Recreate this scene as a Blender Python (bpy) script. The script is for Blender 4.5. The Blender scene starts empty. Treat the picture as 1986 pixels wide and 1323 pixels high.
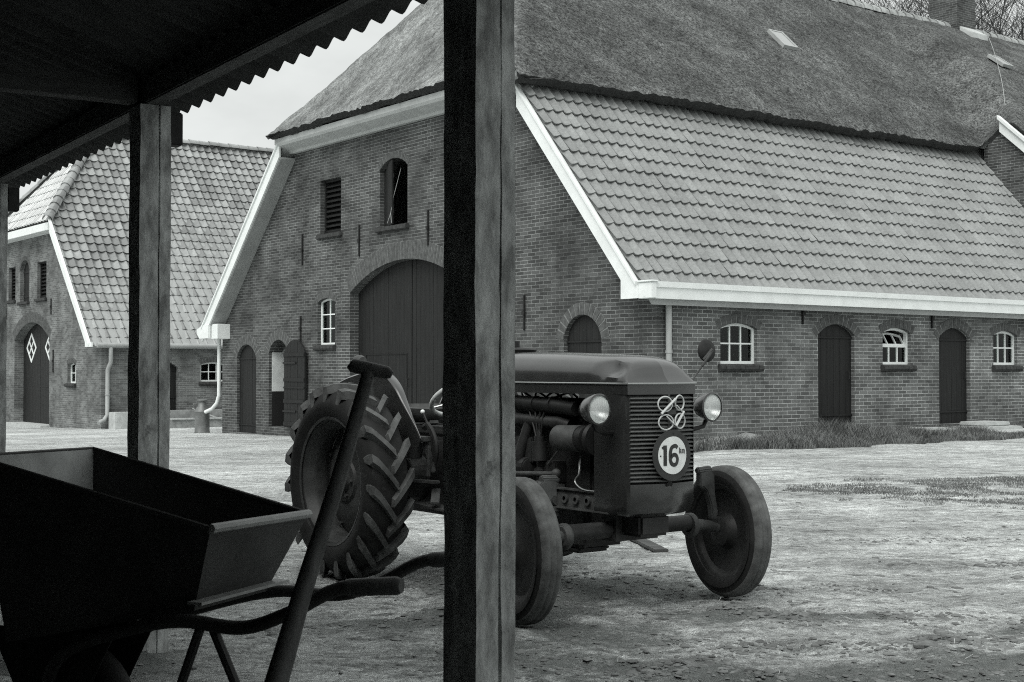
import bpy, bmesh, math, random
from mathutils import Vector, Matrix, noise as mnoise
from mathutils.geometry import tessellate_polygon
random.seed(7)
R = math.radians
PI = math.pi
scn = bpy.context.scene
col = scn.collection

# ------------------------------------------------------------------ ground
BO = Vector((2.2, 20.7))             # near corner of the big barn
U = Vector((-.6, .8)); V = Vector((.8, .6))

def smooth(e0, e1, x):
    t = min(1, max(0, (x-e0)/(e1-e0))); return t*t*(3-2*t)

def gz(x, y):
    r = Vector((x, y))-BO
    a = r.dot(V); b = r.dot(U)
    b = min(b, 45)
    s = math.log1p(math.exp(-abs(b)/1.5))*1.5+max(b, 0)
    z = -.0215*s+.03
    if y < 16: z *= smooth(8, 16, y)
    if a > -1 and -8 < b < 1:            # the yard lifts a little along the side wall
        z += .05*smooth(-4, -.5, b)*smooth(-1, 1.5, a)
    return z

# ------------------------------------------------------------------ helpers
def obj_from(name, mesh, mat, parent=None, loc=None, rot=None):
    o = bpy.data.objects.new(name, mesh)
    col.objects.link(o)
    if mat is not None:
        for m in (mat if isinstance(mat, (list, tuple)) else [mat]): mesh.materials.append(m)
    if parent: o.parent = parent
    if loc is not None: o.location = loc
    if rot is not None: o.rotation_euler = rot
    return o

def tag(o, label=None, cat=None, group=None, kind=None):
    if label: o['label'] = label
    if cat: o['category'] = cat
    if group: o['group'] = group
    if kind: o['kind'] = kind
    return o

def empty(name, loc, rz=0):
    o = bpy.data.objects.new(name, None); col.objects.link(o)
    o.empty_display_size = .2
    o.location = loc; o.rotation_euler = (0, 0, rz)
    return o

class MB:
    def __init__(s): s.v = []; s.f = []; s.uv = None
    def add(s, vs, fs):
        n = len(s.v); s.v += [tuple(p) for p in vs]; s.f += [tuple(i+n for i in f) for f in fs]
        return s
    def box(s, x0, x1, y0, y1, z0, z1):
        return s.add([(x0,y0,z0),(x1,y0,z0),(x1,y1,z0),(x0,y1,z0),(x0,y0,z1),(x1,y0,z1),(x1,y1,z1),(x0,y1,z1)],
              [(0,3,2,1),(4,5,6,7),(0,1,5,4),(1,2,6,5),(2,3,7,6),(3,0,4,7)])
    def obox(s, c, ax, ay, az):       # centre and three half vectors
        c = Vector(c); ax = Vector(ax); ay = Vector(ay); az = Vector(az)
        P = [c+ax*i+ay*j+az*k for k in (-1,1) for (i,j) in ((-1,-1),(1,-1),(1,1),(-1,1))]
        return s.add(P, [(0,3,2,1),(4,5,6,7),(0,1,5,4),(1,2,6,5),(2,3,7,6),(3,0,4,7)])
    def bar(s, p, q, w, h, up=(0,0,1)):
        p = Vector(p); q = Vector(q); d = (q-p); L = d.length; d.normalize()
        sd = d.cross(Vector(up)).normalized(); u2 = sd.cross(d)
        return s.obox((p+q)/2, d*L/2, sd*w/2, u2*h/2)
    def prism(s, poly, fn, d0, d1):   # 2D poly, fn(u,v,d)
        n = len(poly)
        P = [fn(u,v,d0) for u,v in poly]+[fn(u,v,d1) for u,v in poly]
        F = [tuple(range(n))[::-1], tuple(range(n,2*n))]
        F += [(i,(i+1)%n,n+(i+1)%n,n+i) for i in range(n)]
        return s.add(P, F)
    def tube(s, pts, rad, seg=10, cap=True, closed=False):
        pts = [Vector(p) for p in pts]; n = len(pts)
        if not isinstance(rad, (list, tuple)): rad = [rad]*n
        up = None; rings = []
        for i in range(n):
            if closed: t = pts[(i+1)%n]-pts[i-1]
            else: t = pts[min(i+1,n-1)]-pts[max(i-1,0)]
            t.normalize()
            if up is None:
                up = Vector((0,0,1)) if abs(t.z) < .9 else Vector((1,0,0))
            a = t.cross(up).normalized(); up = a.cross(t).normalized()
            rings.append([pts[i]+(a*math.cos(2*PI*k/seg)+up*math.sin(2*PI*k/seg))*rad[i] for k in range(seg)])
        P = [p for r in rings for p in r]; F = []
        for i in range(n if closed else n-1):
            j = (i+1) % n
            for k in range(seg):
                k2 = (k+1) % seg
                F.append((i*seg+k, i*seg+k2, j*seg+k2, j*seg+k))
        if cap and not closed:
            F.append(tuple(range(seg))[::-1]); F.append(tuple((n-1)*seg+k for k in range(seg)))
        return s.add(P, F)
    def lathe(s, prof, seg=32, fn=None, closed=False, caps=False):   # prof: (h, r); axis along +Y unless fn
        fn = fn or (lambda h, x, z: (x, h, z))
        n = len(prof); P = []; F = []
        for h, r in prof:
            for k in range(seg):
                a = 2*PI*k/seg; P.append(fn(h, r*math.cos(a), r*math.sin(a)))
        for i in range(n if closed else n-1):
            j = (i+1) % n
            for k in range(seg):
                k2 = (k+1) % seg
                F.append((i*seg+k, i*seg+k2, j*seg+k2, j*seg+k))
        if caps and not closed:
            if prof[0][1] > 1e-4: F.append(tuple(range(seg)))
            if prof[-1][1] > 1e-4: F.append(tuple((n-1)*seg+k for k in range(seg))[::-1])
        return s.add(P, F)
    def ball(s, c, r, seg=10, rings=6, sc=(1,1,1)):
        prof = [(-math.cos(PI*i/rings)*r, max(1e-5, math.sin(PI*i/rings)*r)) for i in range(rings+1)]
        return s.lathe(prof, seg, lambda h,x,z: (c[0]+x*sc[0], c[1]+z*sc[1], c[2]+h*sc[2]))
    def build(s, name, mat, parent=None, loc=None, rot=None, sm=None, bevel=0, fix=True, uv=True, rough=0):
        me = bpy.data.meshes.new(name)
        me.from_pydata(s.v, [], s.f)
        if fix or bevel:
            bm = bmesh.new(); bm.from_mesh(me)
            if fix:
                bmesh.ops.remove_doubles(bm, verts=bm.verts, dist=1e-6)
                bmesh.ops.recalc_face_normals(bm, faces=bm.faces)
            if bevel:
                es = [e for e in bm.edges if len(e.link_faces) == 2 and e.calc_face_angle(0) > .5]
                bmesh.ops.bevel(bm, geom=es, offset=bevel, segments=2, affect='EDGES', clamp_overlap=True)
            bm.to_mesh(me); bm.free()
        if uv: uvbox(me)
        if sm is not None:
            me.shade_smooth()
            me.set_sharp_from_angle(angle=R(sm))
        return obj_from(name, me, mat, parent, loc, rot)

def uvbox(me):
    l = me.uv_layers.new(name='UVMap').data
    for p in me.polygons:
        n = p.normal; ax = max(range(3), key=lambda i: abs(n[i]))
        for li in p.loop_indices:
            c = me.vertices[me.loops[li].vertex_index].co
            l[li].uv = (c.y, c.z) if ax == 0 else ((c.x, c.z) if ax == 1 else (c.x, c.y))

def arc_top(u0, u1, zs, zt, n=10):
    """points of a segmental arch from (u1,zs) over (mid,zt) to (u0,zs)"""
    w = (u1-u0)/2; h = max(zt-zs, 1e-3); r = (w*w+h*h)/(2*h); cu = (u0+u1)/2; cz = zt-r
    t0 = math.asin(min(1, w/r))
    if h > w: t0 = PI-t0
    return [(cu+r*math.sin(t0-2*t0*i/n), cz+r*math.cos(t0-2*t0*i/n)) for i in range(n+1)]

def arch_z(u, u0, u1, zs, zt):
    w = (u1-u0)/2; h = max(zt-zs, 1e-3); r = (w*w+h*h)/(2*h); cu = (u0+u1)/2
    return zt-r+math.sqrt(max(0, r*r-(u-cu)**2))

def opening(u0, u1, z0, zs, zt, n=10):
    if zt-zs < 1e-3: return [(u0,z0),(u1,z0),(u1,zs),(u0,zs)]
    return [(u0,z0),(u1,z0)]+arc_top(u0,u1,zs,zt,n)

def wall(name, outer, holes, fn, thick, mat, parent):
    polys = [outer]+holes
    flat = [p for q in polys for p in q]
    tris = tessellate_polygon([[Vector((u,v,0)) for u,v in q] for q in polys])
    n = len(flat); m = MB()
    P = [fn(u,v,0) for u,v in flat]+[fn(u,v,thick) for u,v in flat]
    F = [tuple(t) for t in tris]+[tuple(i+n for i in t)[::-1] for t in tris]
    k = 0
    for q in polys:
        L = len(q)
        F += [(k+i, k+(i+1)%L, n+k+(i+1)%L, n+k+i) for i in range(L)]
        k += L
    m.add(P, F)
    return m.build(name, mat, parent)

# ------------------------------------------------------------------ materials
TINT = (.965, 1.0, .985)
def grey(v): return (v*TINT[0], v*TINT[1], v*TINT[2], 1)
def coat(m, w, r):
    b = m.node_tree.nodes['Principled BSDF']; b.inputs['Coat Weight'].default_value = w; b.inputs['Coat Roughness'].default_value = r
def new_mat(name):
    m = bpy.data.materials.new(name); m.use_nodes = True
    nt = m.node_tree; b = nt.nodes['Principled BSDF']
    return m, nt, b
def N(nt, t, **kw):
    n = nt.nodes.new(t)
    for k, v in kw.items():
        if hasattr(n, k): setattr(n, k, v)
        else: n.inputs[k].default_value = v
    return n
def noise_mat(name, lo, hi, scale=8, rough=.8, bump=.15, detail=6, stretch=(1,1,1), metal=0, spots=None, bdist=.01, spec=.3, p0=.3, p1=.7):
    m, nt, b = new_mat(name); L = nt.links.new
    tc = N(nt, 'ShaderNodeTexCoord'); mp = N(nt, 'ShaderNodeMapping'); mp.inputs['Scale'].default_value = stretch
    L(tc.outputs['Object'], mp.inputs[0])
    nz = N(nt, 'ShaderNodeTexNoise', Scale=scale, Detail=detail, Roughness=.65); L(mp.outputs[0], nz.inputs['Vector'])
    cr = N(nt, 'ShaderNodeValToRGB'); L(nz.outputs[0], cr.inputs[0])
    cr.color_ramp.elements[0].color = grey(lo); cr.color_ramp.elements[1].color = grey(hi)
    cr.color_ramp.elements[0].position = p0; cr.color_ramp.elements[1].position = p1
    out = cr.outputs[0]
    if spots:
        n2 = N(nt, 'ShaderNodeTexNoise', Scale=spots[0], Detail=5, Roughness=.7); L(tc.outputs['Object'], n2.inputs['Vector'])
        c2 = N(nt, 'ShaderNodeValToRGB'); L(n2.outputs[0], c2.inputs[0])
        c2.color_ramp.elements[0].position = spots[1]; c2.color_ramp.elements[1].position = spots[1]+.12
        mx = N(nt, 'ShaderNodeMix', data_type='RGBA'); L(c2.outputs[0], mx.inputs[0]); L(out, mx.inputs[6]); mx.inputs[7].default_value = grey(spots[2])
        out = mx.outputs[2]
    L(out, b.inputs['Base Color'])
    b.inputs['Roughness'].default_value = rough; b.inputs['Metallic'].default_value = metal
    b.inputs['Specular IOR Level'].default_value = spec
    if bump:
        bp = N(nt, 'ShaderNodeBump', Strength=bump, Distance=bdist); L(nz.outputs[0], bp.inputs['Height']); L(bp.outputs[0], b.inputs['Normal'])
    return m

def brick_mat(name, c1, c2, mort, bw=.215, rh=.062, ms=.006):
    m, nt, b = new_mat(name); L = nt.links.new
    uv = N(nt, 'ShaderNodeTexCoord')
    wob = N(nt, 'ShaderNodeTexNoise', Scale=2.2, Detail=3); L(uv.outputs['UV'], wob.inputs['Vector'])
    wm = N(nt, 'ShaderNodeVectorMath', operation='MULTIPLY_ADD'); L(wob.outputs['Color'], wm.inputs[0]); wm.inputs[1].default_value = (.012,.012,0); L(uv.outputs['UV'], wm.inputs[2])
    br = N(nt, 'ShaderNodeTexBrick'); L(wm.outputs[0], br.inputs['Vector'])
    br.inputs['Scale'].default_value = 1; br.inputs['Brick Width'].default_value = bw; br.inputs['Row Height'].default_value = rh
    br.inputs['Mortar Size'].default_value = ms; br.inputs['Mortar Smooth'].default_value = .3; br.inputs['Bias'].default_value = -.1
    br.inputs['Color1'].default_value = grey(c1); br.inputs['Color2'].default_value = grey(c2)
    # mortar varies: cleaner joints low down and in patches
    n1 = N(nt, 'ShaderNodeTexNoise', Scale=.55, Detail=4, Roughness=.6); L(uv.outputs['UV'], n1.inputs['Vector'])
    cr = N(nt, 'ShaderNodeValToRGB'); L(n1.outputs[0], cr.inputs[0])
    cr.color_ramp.elements[0].position = .36; cr.color_ramp.elements[1].position = .66
    cr.color_ramp.elements[0].color = grey(mort*.6); cr.color_ramp.elements[1].color = grey(mort)
    L(cr.outputs[0], br.inputs['Mortar'])
    n2 = N(nt, 'ShaderNodeTexNoise', Scale=1.1, Detail=7, Roughness=.65); L(uv.outputs['UV'], n2.inputs['Vector'])
    mr = N(nt, 'ShaderNodeMapRange'); L(n2.outputs[0], mr.inputs[0]); mr.inputs[1].default_value = .34; mr.inputs[2].default_value = .66; mr.inputs[3].default_value = .62; mr.inputs[4].default_value = 1.32
    n3 = N(nt, 'ShaderNodeTexNoise', Scale=38, Detail=3, Roughness=.7); L(uv.outputs['UV'], n3.inputs['Vector'])
    mr3 = N(nt, 'ShaderNodeMapRange'); L(n3.outputs[0], mr3.inputs[0]); mr3.inputs[1].default_value = .3; mr3.inputs[2].default_value = .7; mr3.inputs[3].default_value = .82; mr3.inputs[4].default_value = 1.18
    mm = N(nt, 'ShaderNodeMath', operation='MULTIPLY'); L(mr.outputs[0], mm.inputs[0]); L(mr3.outputs[0], mm.inputs[1])
    mu = N(nt, 'ShaderNodeMix', data_type='RGBA', blend_type='MULTIPLY'); mu.inputs[0].default_value = 1
    L(br.outputs['Color'], mu.inputs[6]); L(mm.outputs[0], mu.inputs[7])
    L(mu.outputs[2], b.inputs['Base Color']); b.inputs['Roughness'].default_value = .9; b.inputs['Specular IOR Level'].default_value = .15
    bp = N(nt, 'ShaderNodeBump', Strength=.6, Distance=.008); bp.invert = True; L(br.outputs['Fac'], bp.inputs['Height'])
    bp2 = N(nt, 'ShaderNodeBump', Strength=.3, Distance=.006); L(n3.outputs[0], bp2.inputs['Height']); L(bp.outputs[0], bp2.inputs['Normal'])
    L(bp2.outputs[0], b.inputs['Normal'])
    return m

def tile_mat(name, lo, hi, stain=.6, ro=.62, sp=.35):
    m, nt, b = new_mat(name); L = nt.links.new
    uv = N(nt, 'ShaderNodeTexCoord')
    fl = N(nt, 'ShaderNodeVectorMath', operation='FLOOR'); L(uv.outputs['UV'], fl.inputs[0])
    wn = N(nt, 'ShaderNodeTexWhiteNoise', noise_dimensions='2D'); L(fl.outputs[0], wn.inputs['Vector'])
    cr = N(nt, 'ShaderNodeValToRGB'); L(wn.outputs['Value'], cr.inputs[0])
    cr.color_ramp.elements[0].color = grey(lo); cr.color_ramp.elements[1].color = grey(hi)
    n2 = N(nt, 'ShaderNodeTexNoise', Scale=1.3, Detail=8, Roughness=.7); L(uv.outputs['Object'], n2.inputs['Vector'])
    mr = N(nt, 'ShaderNodeMapRange'); L(n2.outputs[0], mr.inputs[0]); mr.inputs[1].default_value = .3; mr.inputs[2].default_value = .7; mr.inputs[3].default_value = stain; mr.inputs[4].default_value = 1.25
    n3 = N(nt, 'ShaderNodeTexNoise', Scale=25, Detail=4, Roughness=.7); L(uv.outputs['Object'], n3.inputs['Vector'])
    mr3 = N(nt, 'ShaderNodeMapRange'); L(n3.outputs[0], mr3.inputs[0]); mr3.inputs[1].default_value = .3; mr3.inputs[2].default_value = .7; mr3.inputs[3].default_value = .8; mr3.inputs[4].default_value = 1.2
    mm = N(nt, 'ShaderNodeMath', operation='MULTIPLY'); L(mr.outputs[0], mm.inputs[0]); L(mr3.outputs[0], mm.inputs[1])
    mu = N(nt, 'ShaderNodeMix', data_type='RGBA', blend_type='MULTIPLY'); mu.inputs[0].default_value = 1
    L(cr.outputs[0], mu.inputs[6]); L(mm.outputs[0], mu.inputs[7])
    L(mu.outputs[2], b.inputs['Base Color']); b.inputs['Roughness'].default_value = ro; b.inputs['Specular IOR Level'].default_value = sp
    bp = N(nt, 'ShaderNodeBump', Strength=.2, Distance=.004); L(n3.outputs[0], bp.inputs['Height']); L(bp.outputs[0], b.inputs['Normal'])
    return m

def thatch_mat():
    m, nt, b = new_mat('thatch'); L = nt.links.new
    tc = N(nt, 'ShaderNodeTexCoord')
    at = N(nt, 'ShaderNodeAttribute'); at.attribute_name = 'moss'
    mp = N(nt, 'ShaderNodeMapping'); mp.inputs['Scale'].default_value = (1, 1, .7); L(tc.outputs['Object'], mp.inputs[0])
    n1 = N(nt, 'ShaderNodeTexNoise', Scale=20, Detail=7, Roughness=.9); L(mp.outputs[0], n1.inputs['Vector'])
    n2 = N(nt, 'ShaderNodeTexNoise', Scale=.8, Detail=6, Roughness=.65); L(tc.outputs['Object'], n2.inputs['Vector'])
    n4 = N(nt, 'ShaderNodeTexNoise', Scale=4.5, Detail=5, Roughness=.7); L(mp.outputs[0], n4.inputs['Vector'])
    c1 = N(nt, 'ShaderNodeValToRGB'); L(n1.outputs[0], c1.inputs[0]); c1.color_ramp.elements[0].position = .41; c1.color_ramp.elements[1].position = .62
    c1.color_ramp.elements[0].color = grey(.015); c1.color_ramp.elements[1].color = grey(.26)
    c2 = N(nt, 'ShaderNodeValToRGB'); L(n1.outputs[0], c2.inputs[0]); c2.color_ramp.elements[0].position = .4; c2.color_ramp.elements[1].position = .62
    c2.color_ramp.elements[0].color = grey(.1); c2.color_ramp.elements[1].color = grey(.42)
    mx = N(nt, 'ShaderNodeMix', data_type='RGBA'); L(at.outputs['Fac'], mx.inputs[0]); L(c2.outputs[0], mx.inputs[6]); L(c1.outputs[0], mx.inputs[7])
    mr = N(nt, 'ShaderNodeMapRange'); L(n2.outputs[0], mr.inputs[0]); mr.inputs[1].default_value = .36; mr.inputs[2].default_value = .64; mr.inputs[3].default_value = .7; mr.inputs[4].default_value = 1.35
    mr4 = N(nt, 'ShaderNodeMapRange'); L(n4.outputs[0], mr4.inputs[0]); mr4.inputs[1].default_value = .38; mr4.inputs[2].default_value = .62; mr4.inputs[3].default_value = .76; mr4.inputs[4].default_value = 1.26
    mm = N(nt, 'ShaderNodeMath', operation='MULTIPLY'); L(mr.outputs[0], mm.inputs[0]); L(mr4.outputs[0], mm.inputs[1])
    mu = N(nt, 'ShaderNodeMix', data_type='RGBA', blend_type='MULTIPLY'); mu.inputs[0].default_value = 1
    L(mx.outputs[2], mu.inputs[6]); L(mm.outputs[0], mu.inputs[7])
    L(mu.outputs[2], b.inputs['Base Color']); b.inputs['Roughness'].default_value = .95; b.inputs['Specular IOR Level'].default_value = .1
    bp = N(nt, 'ShaderNodeBump', Strength=.9, Distance=.05); L(n1.outputs[0], bp.inputs['Height'])
    bp2 = N(nt, 'ShaderNodeBump', Strength=.5, Distance=.12); L(n4.outputs[0], bp2.inputs['Height']); L(bp.outputs[0], bp2.inputs['Normal'])
    L(bp2.outputs[0], b.inputs['Normal'])
    return m

def glass_mat():
    m, nt, b = new_mat('window_glass'); L = nt.links.new
    out = nt.nodes['Material Output']; nt.nodes.remove(b)
    tr = N(nt, 'ShaderNodeBsdfTransparent'); tr.inputs[0].default_value = grey(.8)
    gl = N(nt, 'ShaderNodeBsdfGlossy'); gl.inputs['Roughness'].default_value = .03; gl.inputs[0].default_value = grey(.9)
    fr = N(nt, 'ShaderNodeFresnel', IOR=1.45)
    mx = N(nt, 'ShaderNodeMixShader'); L(fr.outputs[0], mx.inputs[0]); L(tr.outputs[0], mx.inputs[1]); L(gl.outputs[0], mx.inputs[2])
    L(mx.outputs[0], out.inputs[0])
    return m

def ground_mat():
    m, nt, b = new_mat('yard_sand'); L = nt.links.new
    tc = N(nt, 'ShaderNodeTexCoord'); P = tc.outputs['Object']
    def nz(scale, det=6, ro=.6, st=None):
        src = P
        if st:
            mp = N(nt, 'ShaderNodeMapping'); mp.inputs['Scale'].default_value = st; mp.inputs['Rotation'].default_value = (0,0,R(8)); L(P, mp.inputs[0]); src = mp.outputs[0]
        n = N(nt, 'ShaderNodeTexNoise', Scale=scale, Detail=det, Roughness=ro); L(src, n.inputs['Vector']); return n
    def rng(n, a, c, lo, hi):
        r = N(nt, 'ShaderNodeMapRange'); L(n.outputs[0], r.inputs[0])
        for i, v in enumerate((a, c, lo, hi)): r.inputs[i+1].default_value = v
        return r
    def mul(a, c, op='MULTIPLY'):
        x = N(nt, 'ShaderNodeMath', operation=op); L(a.outputs[0], x.inputs[0]); L(c.outputs[0], x.inputs[1]); return x
    base = rng(nz(.35, 6, .6), .38, .62, .44, .64)
    mid = rng(nz(1.5, 10, .8, (.55, 1.5, 1)), .4, .6, .7, 1.2)
    fine = rng(nz(9, 12, .9, (.8,1.2,1)), .41, .59, .52, 1.33)
    grit = rng(nz(45, 6, .8), .4, .6, .8, 1.18)
    scuff = mul(rng(nz(3.1, 11, .86, (.5, 1.6, 1)), .535, .60, 1.06, .52), rng(nz(7.3, 10, .85, (.7, 1.3, 1)), .54, .60, 1.04, .5))
    k = mul(mul(mul(mul(base, mid), fine), grit), scuff)
    # trampled damp mud: stored per vertex (real patches of churned ground), broken up by noise
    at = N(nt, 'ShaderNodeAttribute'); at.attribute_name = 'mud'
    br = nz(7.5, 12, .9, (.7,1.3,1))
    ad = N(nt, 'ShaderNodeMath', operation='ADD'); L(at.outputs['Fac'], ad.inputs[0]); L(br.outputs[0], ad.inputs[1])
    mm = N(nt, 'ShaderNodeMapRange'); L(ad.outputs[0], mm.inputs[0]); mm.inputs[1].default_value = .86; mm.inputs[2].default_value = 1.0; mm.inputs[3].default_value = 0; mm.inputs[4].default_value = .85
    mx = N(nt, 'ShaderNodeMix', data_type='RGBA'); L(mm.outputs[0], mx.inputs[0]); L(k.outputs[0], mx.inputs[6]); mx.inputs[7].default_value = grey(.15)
    tn = N(nt, 'ShaderNodeMix', data_type='RGBA', blend_type='MULTIPLY'); tn.inputs[0].default_value = 1; L(mx.outputs[2], tn.inputs[6]); tn.inputs[7].default_value = grey(1)
    L(tn.outputs[2], b.inputs['Base Color']); b.inputs['Roughness'].default_value = .95; b.inputs['Specular IOR Level'].default_value = .12
    h1 = nz(9, 8, .75); h2 = nz(34, 5, .7)
    b1 = N(nt, 'ShaderNodeBump', Strength=1, Distance=.06); L(h1.outputs[0], b1.inputs['Height'])
    b2 = N(nt, 'ShaderNodeBump', Strength=.8, Distance=.02); L(h2.outputs[0], b2.inputs['Height']); L(b1.outputs[0], b2.inputs['Normal'])
    L(b2.outputs[0], b.inputs['Normal'])
    return m

def plain(name, v, rough=.6, metal=0, spec=.5, coat=0):
    m, nt, b = new_mat(name)
    b.inputs['Base Color'].default_value = grey(v); b.inputs['Roughness'].default_value = rough
    b.inputs['Metallic'].default_value = metal; b.inputs['Specular IOR Level'].default_value = spec
    return m

M = dict(
    brick=brick_mat('brick', .056, .108, .27), brick3=brick_mat('brick_side', .105, .185, .47), brick2=brick_mat('brick_hazed', .115, .2, .33),  # brick2: haze over the far barn lightened into the brick colour
    soldier=noise_mat('arch_brick', .06, .135, 9, .9, .3, spec=.15),
    mortar=noise_mat('mortar', .13, .26, 14, .9, .2),
    sill=noise_mat('sill_brick', .025, .07, 12, .9, .4),
    thatch=thatch_mat(), reed_ends=noise_mat('reed_ends', .018, .06, 22, .95, .6),
    tile=tile_mat('roof_tile', .205, .245, .86), tile_sheen=tile_mat('sheen_roof_tile', .28, .42, .8, .24, .9), tile2=tile_mat('weathered_roof_tile', .15, .3, .7, .24, .9),
    ridge=noise_mat('ridge_tile', .2, .5, 5, .8, .3),
    white=noise_mat('white_paint', .76, .88, 3, .55, .05, spots=(5, .66, .45)),
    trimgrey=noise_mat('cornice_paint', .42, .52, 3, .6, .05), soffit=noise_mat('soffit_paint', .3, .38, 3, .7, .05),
    door=noise_mat('door_paint', .012, .023, 3.5, .6, .2, spec=.2, stretch=(6,6,.5), spots=(2.5, .66, .05)),
    iron=noise_mat('black_iron', .012, .03, 20, .7, .2),
    glass=glass_mat(),
    pane_reflection=plain('painted_reflection', .45, .9), dark=plain('dark_interior', .015, .95, spec=.1),
    whitewash=noise_mat('whitewash', .6, .85, 4, .9, .1), tar=plain('tar', .012, .7),
    zinc=noise_mat('zinc', .3, .42, 4, .6, .1, stretch=(1,1,.3)),
    concrete=noise_mat('concrete', .2, .38, 6, .9, .25, spots=(3, .6, .14)),
    pale_concrete=noise_mat('pale_concrete', .36, .55, 6, .9, .25),
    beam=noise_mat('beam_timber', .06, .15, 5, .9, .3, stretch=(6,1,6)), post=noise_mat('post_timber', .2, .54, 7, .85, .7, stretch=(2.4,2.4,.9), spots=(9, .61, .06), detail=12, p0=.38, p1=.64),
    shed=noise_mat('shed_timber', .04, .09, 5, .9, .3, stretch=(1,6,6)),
    sheet=noise_mat('roof_sheet', .05, .1, 6, .85, .2),
    lead=noise_mat('lead_flashing', .42, .6, 3, .6, .15),
    paint=noise_mat('tractor_paint', .018, .034, 4, .27, .08, spots=(7, .68, .06), spec=.5, bdist=.003),
    cast=noise_mat('engine_iron', .008, .03, 9, .55, .3, spec=.45),
    dusty=noise_mat('dusty_metal', .03, .09, 10, .6, .25),
    black=noise_mat('black_steel', .008, .02, 9, .5, .15),
    rubber=noise_mat('tyre_rubber', .009, .024, 9, .75, .3, spots=(6, .62, .055)),
    tread=noise_mat('dusty_tread', .045, .14, 11, .9, .4, stretch=(1,1,1)),
    lug=noise_mat('worn_lug', .03, .14, 9, .75, .3),
    slat=noise_mat('grille_slat', .085, .15, 9, .4, .05), rimdark=noise_mat('dark_wheel_rim', .012, .035, 8, .5, .15), rim=noise_mat('wheel_rim', .03, .085, 7, .5, .15),
    chrome=plain('bright_metal', .75, .25, 1), trim=plain('bonnet_trim', .32, .35, .6),
    wire=plain('pale_wire', .55, .6), reflector=noise_mat('lamp_reflector', .8, .92, 9, .32, .02, metal=1),
    signwhite=noise_mat('sign_white', .62, .82, 9, .6, .05, spots=(14, .7, .35)),
    ink=noise_mat('sign_ink', .02, .06, 20, .7, 0), signrim=noise_mat('sign_rim', .025, .05, 8, .6, .1),
    barrow=noise_mat('barrow_steel', .022, .05, 7, .5, .2, spots=(5, .66, .14)),
    barrow_lit=noise_mat('lit_barrow_steel', .2, .42, 6, .7, .3, spots=(4, .6, .32)), barrow_rim=noise_mat('barrow_edge', .16, .3, 7, .5, .2),
    handle=noise_mat('worn_wood', .035, .09, 6, .6, .2, stretch=(4,4,.6)),
    churn=noise_mat('churn_metal', .12, .24, 5, .5, .15, metal=.4),
    ground=ground_mat(),
    grass=noise_mat('grass', .055, .23, 3, .8, 0), soil=noise_mat('soil', .03, .1, 12, .95, .5),
    bark=noise_mat('bark', .03, .065, 6, .9, .3),
    wood=noise_mat('bare_wood', .3, .5, 6, .8, .2, stretch=(4,4,1)),
    clod=noise_mat('dirt', .06, .24, 5, .95, .5),
)
def lens_mat():
    m, nt, b = new_mat('lamp_lens'); L = nt.links.new
    tc = N(nt, 'ShaderNodeTexCoord')
    w = N(nt, 'ShaderNodeTexWave', Scale=22); w.bands_direction = 'Y'; L(tc.outputs['Object'], w.inputs['Vector'])
    b.inputs['Base Color'].default_value = grey(.6); b.inputs['Metallic'].default_value = .75; b.inputs['Roughness'].default_value = .22
    bp = N(nt, 'ShaderNodeBump', Strength=.05, Distance=.004); L(w.outputs[0], bp.inputs['Height']); L(bp.outputs[0], b.inputs['Normal'])
    b.inputs['Coat Weight'].default_value = 1; b.inputs['Coat Roughness'].default_value = .03
    return m
coat(M['paint'], .6, .16)
M['lens'] = lens_mat()
def fluted_mat():
    m, nt, b = new_mat('fluted_glass'); L = nt.links.new; out = nt.nodes['Material Output']
    tc = N(nt, 'ShaderNodeTexCoord'); w = N(nt, 'ShaderNodeTexWave', Scale=20); w.bands_direction = 'Y'; L(tc.outputs['Object'], w.inputs['Vector'])
    bp = N(nt, 'ShaderNodeBump', Strength=.3, Distance=.004); L(w.outputs[0], bp.inputs['Height'])
    b.inputs['Base Color'].default_value = grey(.72); b.inputs['Roughness'].default_value = .08; L(bp.outputs[0], b.inputs['Normal'])
    tr = N(nt, 'ShaderNodeBsdfTransparent'); mx = N(nt, 'ShaderNodeMixShader'); mx.inputs[0].default_value = .5
    L(tr.outputs[0], mx.inputs[1]); L(b.outputs[0], mx.inputs[2]); L(mx.outputs[0], out.inputs[0])
    return m
M['fluted'] = fluted_mat()

# ------------------------------------------------------------------ building kit
def FG(u, v, d): return (d, u, v)      # gable plane: u along the gable, d inwards
def FS(u, v, d): return (u, d, v)      # side plane

def fbox(mb, fn, u0, u1, v0, v1, d0, d1):
    mb.prism([(u0,v0),(u1,v0),(u1,v1),(u0,v1)], fn, d0, d1)

def arch_ring(parent, fn, u0, u1, zs, zt, t, nb, over=.0, flat=False):
    """soldier course of separate bricks over an opening"""
    w = (u1-u0)/2; h = zt-zs; r = (w*w+h*h)/(2*h); cu = (u0+u1)/2; cz = zt-r
    t0 = math.asin(min(1, w/r))+over
    m = MB(); q = MB()
    P = lambda a, rr: (cu+rr*math.sin(a), cz+rr*math.cos(a))
    for i in range(nb):
        a0 = -t0+2*t0*i/nb; a1 = -t0+2*t0*(i+1)/nb; g = (a1-a0)*.1
        rr = r+t*random.uniform(.95, 1.03)
        m.prism([P(a0+g,r+.002),P(a1-g,r+.002),P(a1-g,rr),P(a0+g,rr)], fn, -random.uniform(.005,.012), .02)
    o = m.build('brick_arch', M['soldier'], parent)
    poly = [P(-t0+2*t0*i/16, r+.004) for i in range(17)]+[P(t0-2*t0*i/16, r+t*.99) for i in range(17)]
    q.prism(poly, fn, -.003, .015)
    q.build('mortar_bed', M['mortar'], o)
    return o

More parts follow.
